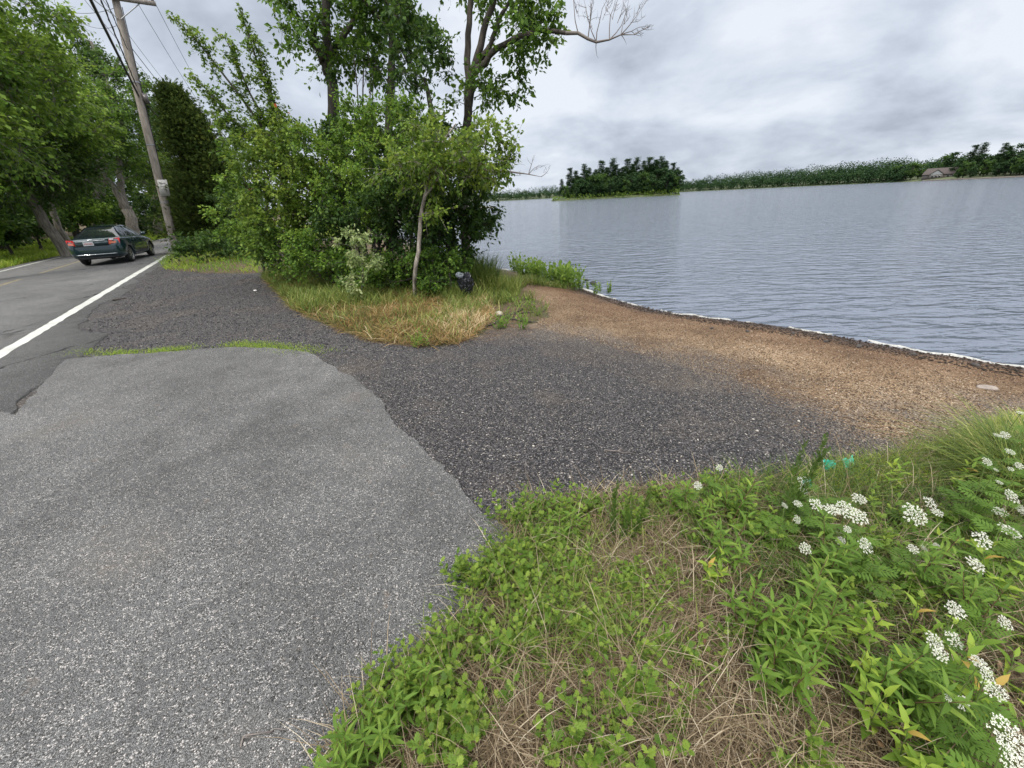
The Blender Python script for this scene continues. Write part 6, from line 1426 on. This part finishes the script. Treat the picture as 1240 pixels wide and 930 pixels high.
stone_bed('asphalt_grit', 'small pale stone chips set in the surface of the pale asphalt', AG, 14000, .0016, .0046, [(0, (.03, .03, .03)), (.6, (.13, .13, .125)), (1, (.38, .34, .29))], rng, zoff=.0205)
def rock(name, label, px, py, s, col, seed, cat='stone', grp=None, zw=None, flat=.6):
    rg = np.random.default_rng(seed); bm = bmesh.new(); bmesh.ops.create_icosphere(bm, subdivisions=3, radius=1)
    o1, o2 = rg.uniform(0, 9, 2)
    for v in bm.verts:
        f = 1 + .35 * (float(vnoise(v.co.x + o1, v.co.y + v.co.z * .7 + o2, 1.3, seed)) - .5) + .12 * (float(vnoise(v.co.x * 2 + v.co.z, v.co.y * 2, 2.3, seed)) - .5)
        v.co = Vector((v.co.x * f * s, v.co.y * f * s * .7, v.co.z * f * s * flat))
    me = bpy.data.meshes.new(name); bm.to_mesh(me); bm.free()
    for p_ in me.polygons: p_.use_smooth = True
    me.materials.append(simple(name + '_surface', col, .8, var=.25, bump=(30 , .01))); o = bpy.data.objects.new(name, me); COL.objects.link(o)
    p = gp(px, py) if zw is None else hit(px, py, zw); z = float(zT(p[0], p[1])[0]) if zw is None else zw
    o.location = (p[0], p[1], z + s * flat * .35); o.rotation_euler = (0, 0, rg.uniform(0, 6.28)); tag(o, label, cat, grp); return o
rock('pale_rock', 'pale rounded rock on the dark dirt at the head of the beach', 604, 381, .085, (.42, .38, .33), 1)
rock('wet_rock', 'dark wet rock lying in the shallow water off the plants', 718, 344, .10, (.03, .03, .03), 2, zw=WATER)
rock('wet_rock', 'smaller dark wet rock in the water left of the other', 710, 340, .07, (.035, .035, .03), 3, zw=WATER)
rock('flat_rock', 'flat pale rock half buried in the sand at far right', 1196, 470, .085, (.24, .20, .17), 4, flat=.22)
rock('straw_litter', 'pale scrap lying on the golden grass', 498, 388, .05, (.55, .45, .38), 5, cat='scrap', flat=.35)
rock('white_scrap', 'white scrap of litter on the gravel left of the bushes', 309, 352, .05, (.72, .70, .66), 6, cat='scrap', flat=.3)
for i, (px, py, s) in enumerate(((862, 398, .035), (905, 402, .04), (1000, 414, .04), (832, 386, .03), (1040, 420, .045), (775, 372, .035), (1105, 430, .05), (960, 404, .035), (1180, 443, .05))):
    rock('shore_stone', 'small dark stone at the water edge along the foam line', px, py, s, (.05, .042, .036), 20 + i, grp='stones along the foam line')
for i, (px, py, s) in enumerate(((912, 508, .012), (967, 510, .014), (917, 522, .012), (1003, 548, .012), (1063, 552, .010), (820, 558, .011), (765, 575, .010), (690, 578, .009), (610, 552, .010), (646, 540, .012), (560, 500, .010), (845, 533, .010))):
    rock('pale_pebble', 'pale pebble standing out on the dark gravel', px, py, s * .85, (.45, .41, .36), 40 + i, grp='pale pebbles on the dark gravel')
# black bag
bp_ = gp(566, 365); root = thing('rubbish_bag', 'torn black plastic bag caught in the weeds right of the birch', 'bag', bp_)
bm = bmesh.new(); bmesh.ops.create_icosphere(bm, subdivisions=4, radius=1)
for v in bm.verts:
    x, y, z = v.co; f = 1 + .7 * (float(vnoise(x * 1.5 + z, y * 1.5 + 3, 1.7, 5)) - .5) + .5 * (float(vnoise(x * 3 + y, z * 3, 2.6, 6)) - .5)
    w = .75 + .35 * z; v.co = Vector((x * f * .15 * w, y * f * .11 * w, z * f * .24 + .26))
me = bpy.data.meshes.new('bag'); bm.to_mesh(me); bm.free(); me.materials.append(simple('bag_plastic', (.014, .015, .02), .25, bump=(14, .03))); o = bpy.data.objects.new('bag_body', me); COL.objects.link(o); o.parent = root
bm = bmesh.new(); bmesh.ops.create_icosphere(bm, subdivisions=3, radius=1)
for v in bm.verts:
    x, y, z = v.co; f = 1 + .8 * (float(vnoise(x * 2 + z, y * 2, 2.2, 9)) - .5); v.co = Vector((x * f * .07 - .10, y * f * .05, z * f * .05 + .50))
me = bpy.data.meshes.new('bag_tie'); bm.to_mesh(me); bm.free(); me.materials.append(simple('bag_grey', (.16, .18, .20), .35)); o = bpy.data.objects.new('bag_knot', me); COL.objects.link(o); o.parent = root
# green and blue litter: crumpled thin film
def crumple(name, label, px, py, w, h, col, seed, lift=.03):
    rg = np.random.default_rng(seed); g_ = 9; u_, v_ = np.meshgrid(np.linspace(-.5, .5, g_), np.linspace(-.5, .5, g_)); p = gp(px, py)
    zz_ = (vnoise(u_ * 3, v_ * 3, 2.1, seed) - .5) * h * 1.1 + np.sin(u_ * 9 + seed) * h * .14; P = np.stack([p[0] + u_ * w + v_ * .3 * w, p[1] + v_ * h + u_ * .2 * w, float(zT(p[0], p[1])[0]) + lift + np.abs(zz_) + v_ * h * .5], -1)
    bot = P - np.array([0, 0, .0015]); a_ = Acc(); i_ = np.arange(g_ * g_).reshape(g_, g_); F_ = np.stack([i_[:-1, :-1], i_[:-1, 1:], i_[1:, 1:], i_[1:, :-1]], -1).reshape(-1, 4)
    a_.add(P.reshape(-1, 3), F_); a_.add(bot.reshape(-1, 3), F_[:, ::-1]); ms = simple(name + '_film', col, .3, spec=.6)
    o = a_.build(name, ms); tag(o, label, 'litter', 'green plastic litter'); return o
crumple('plastic_litter', 'emerald green crumpled plastic strip at the gravel edge', 1001, 573, .09, .06, (.0, .30, .20), 1, .05)
crumple('plastic_litter', 'paler green see through plastic scrap in the fringe grass', 1024, 570, .08, .06, (.03, .36, .22), 2, .05)
crumple('plastic_litter', 'bright blue green plastic scrap beside the white flowers', 973, 597, .05, .05, (.0, .38, .36), 3, .06)
# sticks
def stick(label, a_, b_2, r, m_, cat='stick', forks=2, seed=0, grp=None):
    rg = np.random.default_rng(seed); A = gp(*a_); B = gp(*b_2); t = np.linspace(0, 1, 7)[:, None]; P = A + (B - A) * t + rg.normal(0, .012, (7, 3)) * np.array([1, 1, .2]); P[:, 2] = zT(P[:, 0], P[:, 1]) + r + .004 + (.018 if label.startswith('pale') else 0)
    ac = Acc(); tubes(ac, P, r * (1.1 - .7 * t[:, 0]), 6)
    for q in range(forks):
        i_ = rg.integers(1, 5); d = norm((B - A) + rg.normal(0, .5, 3) * np.linalg.norm(B - A) * np.array([1, 1, 0])); tubes(ac, [P[i_], P[i_] + d * np.linalg.norm(B - A) * .25 + (0, 0, .01)], [r * .6, r * .2], 5)
    tag(ac.build('stick', m_), label, cat, grp)
stick('dark stick lying on the gravel near the white line', (137, 365), (153, 362), .018, M_BARKD, seed=1, forks=0)
stick('thin brown broken twig on the gravel above the weeds', (732, 547), (768, 549), .004, M_DEAD, seed=2, forks=3)
stick('pale curved dry stem lying on the pale asphalt at bottom', (292, 897), (345, 888), .003, M_DEAD, seed=3, forks=1)
stick('dark thin twig poking onto the asphalt at bottom', (362, 893), (402, 886), .003, M_BARKD, seed=4, forks=0)
stick('curved bare twig lying across the fringe grass by the litter', (1018, 592), (1082, 590), .004, M_DEAD, seed=5, forks=1)
for i, (a_, b_2) in enumerate((((596, 385), (660, 378)), ((600, 392), (640, 372)), ((618, 388), (652, 392)), ((585, 398), (615, 386)))):
    stick('dark driftwood branch on the dirt beside the pale rock', a_, b_2, .012, M_BARKD, 'branch', 4, 10 + i, 'driftwood beside the pale rock')
hd = [stemleaf_proto('dirt_weed', v, .16, 6, None, M_WEED, T_HEX, .05, 7, .07, 'weed', seed=600, wide=.5, updir=.4, r=.002, lean=.6) for v in range(2)]
place(hd, [gp(x, y)[:2] for x, y in ((652, 382), (658, 376), (645, 376), (636, 390), (612, 396), (600, 398), (626, 372), (590, 372), (640, 370), (630, 398), (514, 419), (505, 421))], 'small green weed on the dirt round the driftwood and gravel edge', 'small weeds round the driftwood', .8, 1.5, rng)

# source plants that ended up unused are removed
for pr in list(mug) + list(gold) + list(feath) + list(broad) + list(hd) + list(pk) + PP + RP:
    if pr.name not in used:
        for ch in KIDS.get(pr.name, []): bpy.data.objects.remove(ch)
        bpy.data.objects.remove(pr)
